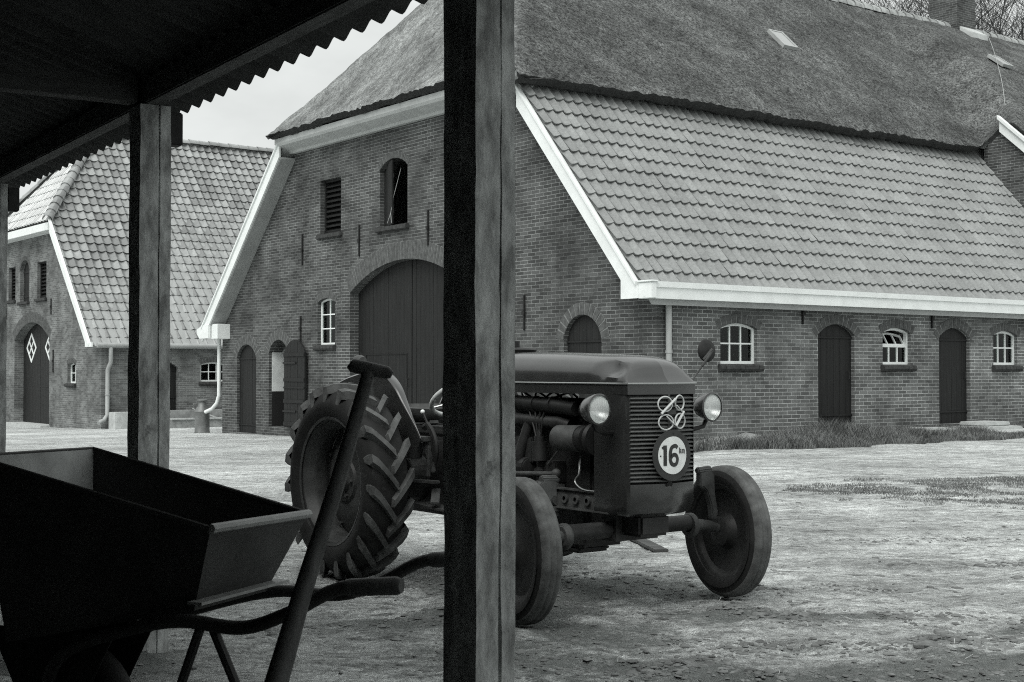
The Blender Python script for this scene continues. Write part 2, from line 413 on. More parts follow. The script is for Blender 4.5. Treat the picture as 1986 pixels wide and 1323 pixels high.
def window(parent, fn, u0, u1, z0, zs, zt, cols, rows, d=.1, fw=.045, sill=True, pane_reflection=None, tilt=False):
    m = MB()
    outer = opening(u0, u1, z0, zs, zt, 8)
    cu = (u0+u1)/2; cz = (z0+zt)/2
    inner = opening(u0+fw, u1-fw, z0+fw, zs-.01, zt-fw, 8)
    n = len(outer)
    P = [fn(u,v,d) for u,v in outer]+[fn(u,v,d) for u,v in inner]+[fn(u,v,d+.06) for u,v in outer]+[fn(u,v,d+.06) for u,v in inner]
    F = []
    for i in range(n):
        j = (i+1) % n
        F += [(i,j,n+j,n+i),(2*n+i,3*n+i,3*n+j,2*n+j),(i,2*n+i,2*n+j,j),(n+i,n+j,3*n+j,3*n+i)]
    m.add(P, F)
    bw = .024; zm = z0+fw+(zt-z0-2*fw)*(.5 if rows == 2 else 1)
    for c in range(1, cols):
        u = u0+fw+(u1-u0-2*fw)*c/cols
        fbox(m, fn, u-bw/2, u+bw/2, z0+fw, (zm if tilt else arch_z(u,u0+fw,u1-fw,zs-.01,zt-fw))+.002, d+.012, d+.045)
    for r in range(1, rows):
        v = z0+fw+(zt-z0-2*fw)*r/rows
        fbox(m, fn, u0+fw-.002, u1-fw+.002, v-bw/2-(.008 if tilt else 0), v+bw/2+(.008 if tilt else 0), d+.01, d+.047)
    o = m.build('window', M['white'], parent)
    def pane(v0, poly, dd): return MB().prism(poly, fn, dd, dd+.004)
    if tilt:
        MB().prism([(u0+fw,z0+fw),(u1-fw,z0+fw),(u1-fw,zm),(u0+fw,zm)], fn, d+.028, d+.032).build('pane', M['glass'], o)
        ang = R(30); s = MB()
        hgt = zt-fw-zm-.02
        def ft(u, v, dd): return fn(u, zm+.02+v*math.cos(ang)-dd*math.sin(ang), d+.02+v*math.sin(ang)+dd*math.cos(ang))
        ou = opening(u0+fw+.004, u1-fw-.004, 0, hgt-(zt-zs)*.8, hgt, 8)
        for (a, b2, c, e) in ((u0+fw+.004, u0+fw+.03, 0, hgt*.85), (u1-fw-.03, u1-fw-.004, 0, hgt*.85)): fbox(s, ft, a, b2, c, e, 0, .03)
        fbox(s, ft, u0+fw+.03, u1-fw-.03, 0, .026, 0, .03)
        arc = ou[2:]
        s.prism(arc+[(p[0], p[1]-.028) for p in arc[::-1]], ft, .001, .029)
        for c in range(1, cols):
            u = u0+fw+(u1-u0-2*fw)*c/cols; fbox(s, ft, u-.011, u+.011, .026, hgt-.03, .003, .027)
        so = s.build('open_sash', M['white'], o)
    else:
        MB().prism(inner, fn, d+.028, d+.032).build('pane', M['glass'], o)
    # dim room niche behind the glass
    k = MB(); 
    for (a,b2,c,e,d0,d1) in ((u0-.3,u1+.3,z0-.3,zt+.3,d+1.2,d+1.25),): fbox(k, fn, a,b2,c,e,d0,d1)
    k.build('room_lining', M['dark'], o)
    if pane_reflection:  # pale strip added behind the panes to imitate a reflection
        a, b2, c, e = pane_reflection; cm = MB()
        nst = 10
        pts = [(a+(b2-a)*i/nst, .016*math.sin(i*1.9)) for i in range(nst+1)]
        P = []; F = []
        for u, w in pts:
            P += [fn(u, c, d+.12+w), fn(u, e, d+.12+w*.6)]
        for i in range(nst): F.append((2*i,2*i+2,2*i+3,2*i+1))
        cm.add(P, F); cm.build('pane_reflection', M['pane_reflection'], o, fix=False)
    if sill:
        s = MB(); nb = max(3, int((u1-u0+.14)/.105)); a = u0-.06; b2 = u1+.07
        prof = [(.1,.0),(-.05,-.01),(-.085,-.03),(-.09,-.08),(-.07,-.115),(-.0,-.125),(.1,-.125)]
        for i in range(nb):
            x0 = a+(b2-a)*i/nb+.003; x1 = a+(b2-a)*(i+1)/nb-.003; dj = random.uniform(-.006,.006)
            s.add([fn(x0, z0+p[1]+dj*.6, p[0]+dj) for p in prof]+[fn(x1, z0+p[1]+dj*.6, p[0]+dj) for p in prof],
                  [tuple(range(7)), tuple(range(7,14))[::-1]]+[(i2,(i2+1)%7,7+(i2+1)%7,7+i2) for i2 in range(7)])
        s.build('sill', M['sill'], o)
    return o

def planks(mb, fn, u0, u1, z0, zs, zt, d, n, th=.04, ledges=(), gap=.006):
    for i in range(n):
        a = u0+(u1-u0)*i/n+gap/2; b = u0+(u1-u0)*(i+1)/n-gap/2
        jd = random.uniform(0, .004)
        top = [(b, arch_z(b,u0,u1,zs,zt)), ((a+b)/2, arch_z((a+b)/2,u0,u1,zs,zt)), (a, arch_z(a,u0,u1,zs,zt))] if zt > zs+1e-3 else [(b,zt),(a,zt)]
        mb.prism([(a,z0),(b,z0)]+top, fn, d+jd, d+jd+th)
    fbox(mb, fn, u0+.01, u1-.01, z0+.01, zs-.01, d+th*.7, d+th+.02)
    for v0, v1 in ledges: fbox(mb, fn, u0+.004, u1-.004, v0, v1, d-.018, d+.012)

def door(parent, fn, u0, u1, z0, zs, zt, d=.14, n=6, ledges=None, name='door'):
    m = MB(); planks(m, fn, u0, u1, z0, zs, zt, d, n, ledges=ledges or [(z0+.17,z0+.2),(zs-.05,zs-.02)])
    o = m.build(name, M['door'], parent)
    h = MB()
    h.tube([fn(u1-.1, z0+.95, d), fn(u1-.1, z0+.95, d-.04), fn(u1-.1, z0+.83, d-.04), fn(u1-.1, z0+.83, d)], .007, 6)
    h.build('handle', M['iron'], o)
    return o

def louvre(parent, fn, u0, u1, z0, z1, n, d=.1):
    m = MB(); fw = .05
    fbox(m, fn, u0, u0+fw, z0, z1, d, d+.07); fbox(m, fn, u1-fw, u1, z0, z1, d, d+.07)
    fbox(m, fn, u0+fw, u1-fw, z0, z0+fw, d, d+.07); fbox(m, fn, u0+fw, u1-fw, z1-fw, z1, d, d+.07)
    o = m.build('louvre_window', M['door'], parent)
    s = MB(); st = (z1-z0-2*fw)/n
    for i in range(n):
        zc = z0+fw+st*(i+.1)
        s.prism([(0,0),(.1,.085),(.105,.072),(.006,-.014)], lambda a, b, c: fn(c, zc+b, d+.0+a), u0+fw, u1-fw)
    s.build('slat', M['door'], o)
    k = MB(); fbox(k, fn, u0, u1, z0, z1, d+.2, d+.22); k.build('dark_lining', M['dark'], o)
    s2 = MB(); fbox(s2, fn, u0-.07, u1+.07, z0-.1, z0, -.08, .1); s2.build('sill', M['sill'], o, bevel=.015)
    return o

def anchor(parent, fn, u, z0, z1):
    m = MB(); fbox(m, fn, u-.018, u+.018, z0, z1, -.035, .02)
    fbox(m, fn, u-.035, u+.035, (z0+z1)/2-.035, (z0+z1)/2+.035, -.05, -.03)
    return m.build('wall_anchor', M['iron'], parent, bevel=.004)

def tile_roof(name, mat, parent, fn, ucols, rows, gauge, width, urange, seg=8, amp=.026, sag=0):
    """fn(u, s, h): point at u along the roof, s up the slope, h off it"""
    P = []; F = []; UV = []
    TP = (0,.1,.2,.3,.4,.5,.6,.7,.78,.85,.9,.95,.9999)
    def prof(x):
        x = x % 1
        return amp*(-1+2*((x-.38)/.47)**2) if x < .85 else amp*(1-1.31*((x-.85)/.15)**1.3*.54)
    for r in range(rows):
        s0 = r*gauge; s1 = (r+1)*gauge+.035
        ua, ub = urange(s0+.5*gauge)
        if ub-ua < .05: continue
        c0 = math.floor(ua/width); c1 = math.ceil(ub/width)
        us = []
        for c in range(c0, c1):
            jl = random.gauss(0, .003); js = random.gauss(0, .004)
            for kk in TP:
                u = (c+kk)*width
                if u < ua-1e-6: u = ua
                if u > ub: u = ub
                us.append((u, c, jl, js, u/width))
        base = len(P)
        for (u, c, jl, js, x) in us:
            h = prof(x); tr_ = (amp-h)/(2*amp)
            P += [fn(u, s0+js+.003, h+.012+jl), fn(u, s0+js, h+.034+jl), fn(u, s1, h+.006-.026*tr_+jl*.3)]
        for i in range(len(us)-1):
            if us[i][1] != us[i+1][1]: continue
            if us[i+1][0]-us[i][0] < 1e-6: continue
            a = base+3*i; b = a+3
            F += [(a,b,b+1,a+1),(a+1,b+1,b+2,a+2)]
            cc = us[i][1]+.5
            UV += [[(cc, r+.5)]*4]*2
    me = bpy.data.meshes.new(name); me.from_pydata(P, [], F)
    l = me.uv_layers.new(name='UVMap').data; k = 0
    for p, uvs in zip(me.polygons, UV):
        for li, q in zip(p.loop_indices, uvs): l[li].uv = q
    me.shade_smooth(); me.set_sharp_from_angle(angle=R(50))
    return obj_from(name, me, mat, parent)

def halfround(mb, p, q, r, n, seg=8):
    """row of overlapping half-round ridge tiles from p to q"""
    p = Vector(p); q = Vector(q); d = q-p; L = d.length; d.normalize()
    sd = d.cross(Vector((0,0,1))).normalized(); up = sd.cross(d)
    for i in range(n):
        a = p+d*(L*i/n-.02); b = p+d*(L*(i+1)/n+.02)
        r0 = r*1.12; r1 = r*.95; P = []
        off = up*random.uniform(-.008, .012)
        for c, rr in ((a,r0),(b,r1)):
            for k in range(seg+1):
                t = PI*k/seg; P.append(c+off+sd*(rr*math.cos(t))+up*(rr*math.sin(t)))
            for k in range(seg+1):
                t = PI*k/seg; P.append(c+off+sd*((rr-.018)*math.cos(t))+up*((rr-.018)*math.sin(t)))
        w = seg+1; F = []
        for k in range(seg):
            F += [(k,k+1,2*w+k+1,2*w+k),(w+k,3*w+k,3*w+k+1,w+k+1),(k,w+k,w+k+1,k+1),(2*w+k,2*w+k+1,3*w+k+1,3*w+k)]
        F += [(0,2*w,3*w,w),(seg,w+seg,3*w+seg,2*w+seg)]
        mb.add(P, F)

exec_parts = []
# ------------------------------------------------------------------ the big thatched barn
ROTB = math.atan2(.6, .8)
barn = tag(empty('thatched_barn', (BO.x, BO.y, 0), ROTB),
           'big brick farm barn with thatched half hipped roof above grey tiles, behind the tractor', 'barn')
RB = 7.5
def smin(x, y, k):
    h = max(k-abs(x-y), 0)/k
    return min(x, y)-h*h*k/4
def z_main(b): return 6.12+.95*(b-2.65)
def z_left(b): return 6.1+.995*(12.15-b)
def z_hip(a): return 6.25+1.27*(a+.6)+.1*math.exp(-(a+.6)/.5)
def z_wing(b):
    x = b-2.3
    return 6.9+.9*x-(.031*x*x if x > 0 else 0)
def wingness(a, b):
    av = 12.5+((b-2.9)*.47 if b > 2.9 else (b-2.9)*1.6)
    return smooth(av-.1, av+1.5, a)
def zt(a, b, raw=False):
    zr = z_main(b)
    if a > 11.5 and b < 7.6:
        zr += max(0, z_wing(b)-zr)*wingness(a, b)
    z = smin(smin(zr, z_left(b), .5), z_hip(a), .08+.4*smooth(-.5,1.2,a))
    if not raw:
        z += .05*mnoise.noise((a*.7, b*.7, 1))+.03*mnoise.noise((a*3.1, b*3.1, 5))+.018*mnoise.noise((a*8, b*8, 9))
    return z

def make_thatch():
    As = []; a = -.6
    while a < 24: As.append(a); a += .085 if a < 17 else .13
    As = [x for x in As if abs(x-12.5) > .04]+[12.5]; As.sort()
    Bs = [2.65+9.2*i/107 for i in range(108)]
    Bw = [-.6+3.25*i/30 for i in range(30)]
    P = []; F = []; idx = {}; moss = []; butt = []
    def vert(a, b, edge=0):
        k = (round(a,4), round(b,4))
        if k not in idx:
            z = zt(a, b)
            j = Vector((0,0,0))
            idx[k] = len(P); P.append((a, b, z))
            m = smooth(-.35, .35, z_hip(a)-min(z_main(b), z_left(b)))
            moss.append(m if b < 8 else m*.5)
        return idx[k]
    for i in range(len(As)-1):
        for j in range(len(Bs)-1):
            F.append((vert(As[i],Bs[j]), vert(As[i+1],Bs[j]), vert(As[i+1],Bs[j+1]), vert(As[i],Bs[j+1])))
    Aw = [a for a in As if a >= 12.5]
    BB = Bw+[2.65]
    for i in range(len(Aw)-1):
        for j in range(len(BB)-1):
            F.append((vert(Aw[i],BB[j]), vert(Aw[i+1],BB[j]), vert(Aw[i+1],BB[j+1]), vert(Aw[i],BB[j+1])))
    # eave thickness
    def skirt(chain, inn, dz=.1):
        prev = None
        for (a, b) in chain:
            i0 = vert(a, b); p = P[i0]
            j1 = random.uniform(-.03, .03); j2 = random.uniform(-.025, .015)
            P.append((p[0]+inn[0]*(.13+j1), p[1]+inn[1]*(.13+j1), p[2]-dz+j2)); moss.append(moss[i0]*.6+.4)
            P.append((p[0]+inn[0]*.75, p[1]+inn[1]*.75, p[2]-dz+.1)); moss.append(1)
            n = len(P); cur = (i0, n-2, n-1)
            if prev:
                butt.append(len(F)); butt.append(len(F)+1)
                F.append((prev[0], cur[0], cur[1], prev[1])); F.append((prev[1], cur[1], cur[2], prev[2]))
            prev = cur
    skirt([(a, 2.65) for a in As if a <= 12.51], (0, 1))
    skirt([(-.6, b) for b in Bs], (1, 0), .07)
    skirt([(a, Bs[-1]) for a in As], (0, -1))
    skirt([(12.5, b) for b in BB], (1, 0), .24)
    skirt([(a, -.6) for a in Aw], (0, 1))
    # rough up the lip
    P2 = [list(p) for p in P]
    for k, i in idx.items():
        if abs(k[0]+.6) < 1e-3: P2[i][0] += random.uniform(-.02, .02); P2[i][2] += random.uniform(-.018,.018)
        if abs(k[1]-2.65) < 1e-3 and k[0] < 12.4: P2[i][1] += random.uniform(-.022, .022); P2[i][2] += random.uniform(-.018,.018)
    me = bpy.data.meshes.new('thatched_roof'); me.from_pydata([tuple(p) for p in P2], [], F)
    at = me.attributes.new('moss', 'FLOAT', 'POINT')
    at.data.foreach_set('value', moss)
    me.shade_smooth(); me.set_sharp_from_angle(angle=R(60))
    o = obj_from('thatched_roof', me, [M['thatch'], M['reed_ends']], barn)
    for i in butt: me.polygons[i].material_index = 1
    return o
thatch = make_thatch()

# walls with their openings
gable_out = [(0,-.6),(15.3,-1),(15.3,2.15),(11.95,5.98),(2.98,5.98),(0,2.45)]
GD = [(13.5,14.5,-.24,1.52,1.82),(11.93,12.85,-.05,1.6,1.9),(1.29,2.25,-.1,1.72,2.12)]
g_holes = [opening(*q) for q in GD]
W1 = (9.84,10.58,1.76,2.66,2.74); g_holes.append(opening(*W1))
BD = (5.12,9.22,-.1,2.8,3.37); g_holes.append(opening(*BD, n=18))
LV = (9.6,10.48,4.1,5.26); g_holes.append(opening(LV[0],LV[1],LV[2],LV[3],LV[3]))
HT = (7.03,8.05,4.05,5.2,5.38); g_holes.append(opening(*HT))
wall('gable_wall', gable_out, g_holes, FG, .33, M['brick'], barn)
SW = [(1.35,2.19,1.32,1.88,1.97),(5.36,6.15,1.32,1.88,1.97),(8.65,9.44,1.32,1.88,1.97)]
SD = [(3.66,4.6,.24,1.82,2.0),(6.97,7.9,.24,1.82,2.0)]
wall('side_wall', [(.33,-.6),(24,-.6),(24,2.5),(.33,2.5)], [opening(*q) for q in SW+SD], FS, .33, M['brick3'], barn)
bw = MB(); bw.box(.33, 24, 15.0, 15.3, -1.2, 2.1); bw.box(23.7, 24, .33, 15.0, -1, 6)
bw.build('rear_wall', M['brick'], barn)

# doors and windows of the gable
door(barn, FG, *GD[0], d=.07, n=6)
arch_ring(barn, FG, 13.5,14.5,1.52,1.82,.24,13, over=.08)
arch_ring(barn, FG, 11.93,12.85,1.6,1.9,.24,13, over=.08)
arch_ring(barn, FG, 1.29,2.25,1.72,2.12,.2,13, over=.0)
door(barn, FG, *GD[2], d=.08, n=6)
th = R(1)
def FL(u, v, d): return (-.055-u*math.sin(th)+d*math.cos(th), 11.93-u*math.cos(th)+d*math.sin(th)*-1, v)
lf = MB(); planks(lf, FL, .0, .98, -.03, 1.6, 1.88, -.045, 6, ledges=[(1.52,1.6),(.82,.86),(.5,.58),(-.0,.09),(.97,1.05)])
lo = lf.build('door', M['door'], barn); lo['label'] = 'plank door leaf swung open against the wall'
for v in (1.36, .3):
    hm = MB(); fbox(hm, FL, 0, .6, v, v+.04, -.075, -.06); hm.build('hinge', M['iron'], lo)
pw = MB(); pw.box(.075, .7, 12.835, 12.849, .74, 1.78); pw.build('whitewashed_partition', M['whitewash'], barn)
pt = MB(); pt.box(.075, .7, 12.835, 12.849, -.05, .738); pt.box(3.0,3.05,10.8,13.6,-.2,2.6); pt.box(.34,3.0,12.9,12.95,-.2,2.6); pt.box(.34,3.0,11.2,11.25,-.2,2.6); pt.box(.34,3.0,11.2,12.95,2.6,2.65)
pt.build('tarred_partition', M['tar'], barn)
iw = MB()
for u in (11.45, 11.75, 12.05): iw.box(2.97,2.99,u-.012,u+.012,.9,1.75)
for v in (.9, 1.32, 1.75): iw.box(2.965,2.985,11.45,12.05,v-.012,v+.012)
iw.build('inner_window', M['door'], barn)
window(barn, FG, *W1, 2, 3, d=.08, fw=.04, pane_reflection=(10.2,10.5,1.82,2.6))
arch_ring(barn, FG, W1[0],W1[1],W1[3],W1[4],.15,9, over=.06)
# the big double doors
m = MB(); pass
def half_leaf(u0, u1, n, d):
    mb = MB()
    for i in range(n):
        a = u0+(u1-u0)*i/n+.003; b = u0+(u1-u0)*(i+1)/n-.003; jd = random.uniform(0,.005)
        Z = lambda u: arch_z(u, *BD[:2], *BD[3:])
        mb.prism([(a,-.02),(b,-.02),(b,Z(b)+.03),((a+b)/2,Z((a+b)/2)+.03),(a,Z(a)+.03)], FG, d+jd, d+jd+.04)
    mb.prism([(u0,-.0),(u1,-.0)]+[(u1+(u0-u1)*i/10, arch_z(u1+(u0-u1)*i/10,*BD[:2],*BD[3:])+.02) for i in range(11)], FG, d+.03, d+.06)
    return mb
L1 = half_leaf(7.185, 9.215, 14, .2)
fbox(L1, FG, 7.185, 9.215, .02, .2, .175, .195)
for (a,b,c,e) in ((7.35,8.9,1.53,1.545),(7.35,7.362,.2,1.53),(8.89,8.905,.2,1.53)): fbox(L1, FG, a,b,c,e,.19,.197)
o1 = L1.build('barn_door', M['door'], barn)
L2 = half_leaf(5.125, 7.165, 14, .205); fbox(L2, FG, 5.125, 7.165, .02, .2, .18, .2)
o2 = L2.build('barn_door', M['door'], barn)
hh = MB(); hh.tube([FG(7.3,1.05,.2),FG(7.3,1.05,.16),FG(7.3,.9,.16),FG(7.3,.9,.2)], .01, 6); hh.build('handle', M['iron'], o1)
arch_ring(barn, FG, BD[0],BD[1],BD[3],BD[4],.36,46, over=.0)
st = MB(); st.box(-.35,.34,5.0,9.3,-.35,-.03); st.build('doorstep', M['pale_concrete'], barn, bevel=.015)
louvre(barn, FG, *LV, 10)
# hatch with one shutter ajar, a rope hanging out
hm = MB()
hz = lambda u: arch_z(u, *HT[:2], *HT[3:])
fm = MB()
fbox(fm, FG, HT[0], HT[0]+.05, HT[2], 5.2, .1, .17); fbox(fm, FG, HT[1]-.05, HT[1], HT[2], 5.2, .1, .17)
fbox(fm, FG, HT[0]+.05, HT[1]-.05, HT[2], HT[2]+.04, .1, .17)
ho = fm.build('hatch_frame', M['door'], barn)
ph = R(17)
def FH(u, v, d): return (.1-u*math.sin(ph)+d*math.cos(ph), 8.0-u*math.cos(ph)-d*math.sin(ph), v)
s = MB()
for i in range(3):
    a = i*.16+.003; b = (i+1)*.16-.003
    s.prism([(a,4.08),(b,4.08),(b,hz(8.02-b)-.03),(a,hz(8.02-a)-.03)], FH, 0, .03)
fbox(s, FH, .0, .48, 4.3, 4.38, .03, .05); fbox(s, FH, .0, .48, 5.0, 5.08, .03, .05)
s.build('shutter', M['door'], ho)
rp = MB(); rp.tube([(.16,7.52,5.2),(-.0,7.55,4.6),(-.05,7.56,4.3),(-.07,7.5,4.1)], .006, 6); rp.tube([(-.05,7.56,4.3),(-.08,7.64,4.1)], .006, 6)
rp.build('rope', M['zinc'], ho)
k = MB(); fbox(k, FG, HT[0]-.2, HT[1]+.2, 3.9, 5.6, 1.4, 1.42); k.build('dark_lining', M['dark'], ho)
s2 = MB(); fbox(s2, FG, HT[0]-.07, HT[1]+.07, HT[2]-.1, HT[2], -.09, .1); s2.build('sill', M['sill'], ho, bevel=.015)
arch_ring(barn, FG, HT[0],HT[1],HT[3],HT[4],.13,11, over=.04)
for u, z0, z1 in ((11.25,3.5,4.18),(8.83,3.53,4.18),(6.29,3.57,4.24),(3.7,3.6,4.25),(11.32,1.85,2.4),(3.3,1.9,2.5)): anchor(barn, FG, u, z0, z1)

# side wall doors and windows
for i, q in enumerate(SW):
    window(barn, FS, *q, 3, 2, d=.07, tilt=(i == 1), pane_reflection=(q[1]-.16, q[1]-.03, q[2]+.05, q[2]+.36))
    arch_ring(barn, FS, q[0],q[1],q[3],q[4],.15,9, over=.06)
for q in SD:
    door(barn, FS, *q, d=.07, n=6, ledges=[(.44,.47),(1.76,1.79)])
    arch_ring(barn, FS, q[0],q[1],q[3],q[4],.17,11, over=.1)
    t = MB(); fbox(t, FS, q[0]-.02, q[1]+.02, -.1, .235, -.03, .1); t.build('threshold', M['brick'], barn, bevel=.01)
for u in (3.27, 6.75, 10.2): anchor(barn, FS, u, 1.98, 2.34)

# tiled lower roof, cornices, gutters
SL = 1.16; ph_ = math.atan(SL); cs, sn = math.cos(ph_), math.sin(ph_)
def FT(u, s, h): return (u, -.13+s*cs-h*sn, 2.462+s*sn+h*cs)
tile_roof('tiled_roof', M['tile'], barn, FT, 0, 14, .338, .205, lambda s: (-.36, 12.52), seg=10, amp=.02)
sl = MB(); sl.prism([(-.2,2.34),(3.2,6.28),(3.2,6.1),(-.2,2.2)], lambda b,z,a: (a,b,z), -.3, 24)
sl.prism([(15.7,2.0),(11.6,6.1),(11.6,6.25),(15.75,2.2)], lambda b,z,a: (a,b,z), -.3, 24)
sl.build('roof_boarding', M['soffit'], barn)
tl = MB(); tl.prism([(15.78,2.2),(11.6,6.27),(11.6,6.33),(15.8,2.27)], lambda b,z,a: (a,b,z), -.36, 24); tl.build('tiled_roof', M['tile'], barn)
def barge(p, q, w, a0, a1, lip=True):
    mb = MB()
    mb.prism([p, q, (q[0], q[1]-w), (p[0], p[1]-w)], lambda b,z,a: (a,b,z), a0, a1)
    if lip:
        mb.prism([(p[0],p[1]+.0),(q[0],q[1]+.0),(q[0],q[1]+.055),(p[0],p[1]+.055)], lambda b,z,a: (a,b,z), a0-.035, a1+.01)
    return mb
mb = barge((.02,2.5),(3.02,5.98), .001, -.40, -.36)
mb.prism([(-.02,2.45),(.02,2.5),(3.02,5.98),(3.02,5.65),(.38,2.59),(.38,2.3),(-.02,2.3)], lambda b,z,a: (a,b,z), -.399, -.359)
mb.build('bargeboard', M['white'], barn)
mb = barge((15.6,2.2),(11.62,6.18), .3, -.40, -.36)
mb.prism([(15.82,2.08),(15.86,2.2),(15.72,2.24),(15.55,2.3),(15.2,2.3),(15.2,1.98),(15.7,1.98)], lambda b,z,a: (a,b,z), -.42, -.355)
mb.build('bargeboard', M['white'], barn)
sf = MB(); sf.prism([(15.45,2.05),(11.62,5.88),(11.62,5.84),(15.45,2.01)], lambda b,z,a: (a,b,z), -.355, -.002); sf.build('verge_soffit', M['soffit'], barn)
bx = MB(); bx.box(-.34, -.003, 14.86, 15.2, 1.96, 2.32); bx.build('cornice_box', M['white'], barn, bevel=.01)
cm = MB(); cm.prism([(-.44,6.27),(-.44,6.16),(-.4,6.11),(-.14,6.02),(-.1,5.975),(-.003,5.975),(-.003,6.27)], lambda a,z,b: (a,b,z), 2.95, 11.75)
cm.build('cornice', M['trimgrey'], barn)
gt = MB(); gt.prism([(-.003,2.29),(-.27,2.29),(-.275,2.45),(-.3,2.46),(-.305,2.545),(-.275,2.545),(-.26,2.48),(-.003,2.44)], lambda b,z,a: (a,b,z), -.3, 12.4)
gt.build('gutter', M['white'], barn)
gb = MB(); gb.box(-.405,-.302,-.32,-.022,2.29,2.53); gb.box(-.43,-.28,-.34,-.02,2.532,2.56); gb.build('cornice_box', M['white'], barn, bevel=.008)
dp = MB(); dp.tube([(.17,-.075,2.3),(.17,-.075,1.2),(.17,-.075,.1)], .048, 12); 
for z in (.6,1.5): dp.tube([(.17,-.075,z-.02),(.17,-.075,z+.02)], .056, 12)
dp.build('downpipe', M['zinc'], barn, sm=40)
dp = MB(); dp.tube([(-.03,15.42,2.0),(-.03,15.42,.62),(-.06,15.48,.42),(-.12,15.62,.28),(-.2,15.82,.2)], .045, 10); dp.build('downpipe', M['white'], barn, sm=40)

# raised side bay at the far end
zt_tile = lambda b: 2.3+(b+.27)*SL
cheek = [(2.8,6.15),(2.32,6.62),(-.5,4.06),(-.5,2.4),(-.2,2.4),(2.8,zt_tile(2.8)-.05)]
wall('cheek_wall', cheek, [], lambda u,v,d: (12.55+d,u,v), .3, M['brick'], barn)
cb = barge((-.6,4.1),(2.34,6.74), .26, 12.44, 12.48, lip=False)
cb.prism([(-.6,4.1),(2.36,6.76),(2.36,6.84),(-.6,4.18)], lambda b,z,a: (a,b,z), 12.38, 12.5); cb.build('bargeboard', M['white'], barn)
ws = MB(); ws.box(12.85, 23.7, -.5, -.2, 2.5, 4.1); ws.build('bay_wall', M['brick'], barn)

# ridge, chimney, skylights, lightning cable
rd = MB(); 
pts = [(3.0,RB,10.55)]
halfround(rd, (2.7,RB-.05,10.42), (24,RB-.05,10.6), .2, 62, 7)
rd.build('ridge', M['ridge'], barn, sm=60)
ch = MB(); ch.box(17.67,18.5,7.05,7.95,9.8,12.9); ch.box(17.6,18.57,6.98,8.02,12.9,13.05); ch.box(17.55,18.62,6.93,8.07,13.05,13.2)
co = ch.build('chimney', M['brick'], barn)
fl = MB()
for (a0,a1,b0,b1) in ((17.72,18.45,6.62,7.03),):
    Pq = []
    for (a,b) in ((a0,b0),(a1,b0),(a1,b1),(a0,b1)): Pq.append((a,b,zt(a,b,True)))
    fl.add([(p[0],p[1],p[2]+.12) for p in Pq]+[(p[0],p[1],p[2]-.1) for p in Pq], [(0,1,2,3),(7,6,5,4),(0,4,5,1),(1,5,6,2),(2,6,7,3),(3,7,4,0)])
fl.build('flashing', M['lead'], co, bevel=.02)
def skylight(a, b, w, h):
    z = zt(a, b, True); dz = (zt(a, b+.2, True)-zt(a, b-.2, True))/.4
    ax = Vector((1,0,0)); up = Vector((0,1,dz)).normalized(); n = ax.cross(up)
    c = Vector((a,b,z))+n*.05
    m = MB()
    for sx in (-1,1): m.obox(c+ax*sx*(w/2-.02), ax*.025, up*h/2, n*.04)
    for sy in (-1,1): m.obox(c+up*sy*(h/2-.02), ax*(w/2-.045), up*.022, n*.037)
    o = m.build('skylight', M['zinc'], barn)
    g = MB(); g.obox(c+n*.02, ax*(w/2-.05), up*(h/2-.045), n*.008)
    g.build('pane', M['skypane'], o)
M['skypane'] = plain('skylight_reflection', .3, .15, 0, .6)  # sky reflection painted in as the pane's pale base colour
skylight(8.45, 5.08, .44, .64)
skylight(16.15, 4.78, .42, .55)
cbl = MB()
cp = []
for i in range(13):
    t = i/12; a = 19.1+(13.45-19.1)*t; b = 7.13+(2.85-7.13)*t
    cp.append((a, b, zt(a,b,True)+.1+.05*math.sin(PI*t)))
cbl.tube([(18.52,7.3,12.2),(18.7,7.2,11.0)]+cp, .007, 5); cbl.build('lightning_cable', M['zinc'], barn)

# ------------------------------------------------------------------ the second barn
B2 = BO+V*(-.15)+U*23.0
barn2 = tag(empty('tiled_barn', (B2.x, B2.y, 0), ROTB),
            'smaller brick barn with tiled roof and white diamonds on its doors, far left', 'barn')
ZE = 1.98; K2 = 1.088; W2 = 13.0; RG = 6.5
zr2 = lambda b: ZE+K2*(b+.05)
g2 = [(0,-1.2),(13,-1.4),(13,1.95),(9.55,5.68),(3.45,5.68),(0,1.95)]
D2 = (4.52,8.05,-.6,2.2,2.76)
H2 = (6.55,7.5,3.45,4.5,4.82); L2a = (4.85,5.75,3.5,4.66); L2b = (8.0,8.75,3.55,4.66)
w2 = (2.12,2.85,.83,1.36,1.44)
wall('gable_wall', g2, [opening(*D2, n=14), opening(*H2), opening(*L2a,L2a[3]), opening(*L2b,L2b[3]), opening(*w2)], FG, .33, M['brick2'], barn2)
s_w = (3.02,3.85,.88,1.38,1.46); s_d = (1.25,2.3,-.55,1.3,1.5)
wall('side_wall', [(.33,-1.2),(16,-1.2),(16,2),(.33,2)], [opening(*s_w), opening(*s_d)], FS, .33, M['brick2'], barn2)
m = MB(); m.box(.33,16,12.7,13,-1.4,1.9); m.box(15.7,16,.33,12.7,-1.4,6); m.build('rear_wall', M['brick2'], barn2)
def leaf2(u0, u1, n, d):
    mb = MB(); Z = lambda u: arch_z(u, *D2[:2], *D2[3:])
    for i in range(n):
        a = u0+(u1-u0)*i/n+.003; b = u0+(u1-u0)*(i+1)/n-.003
        mb.prism([(a,-.5),(b,-.5),(b,Z(b)+.02),(a,Z(a)+.02)], FG, d, d+.04)
    fbox(mb, FG, u0+.02, u1-.02, -.49, 2.1, d+.03, d+.05)
    return mb
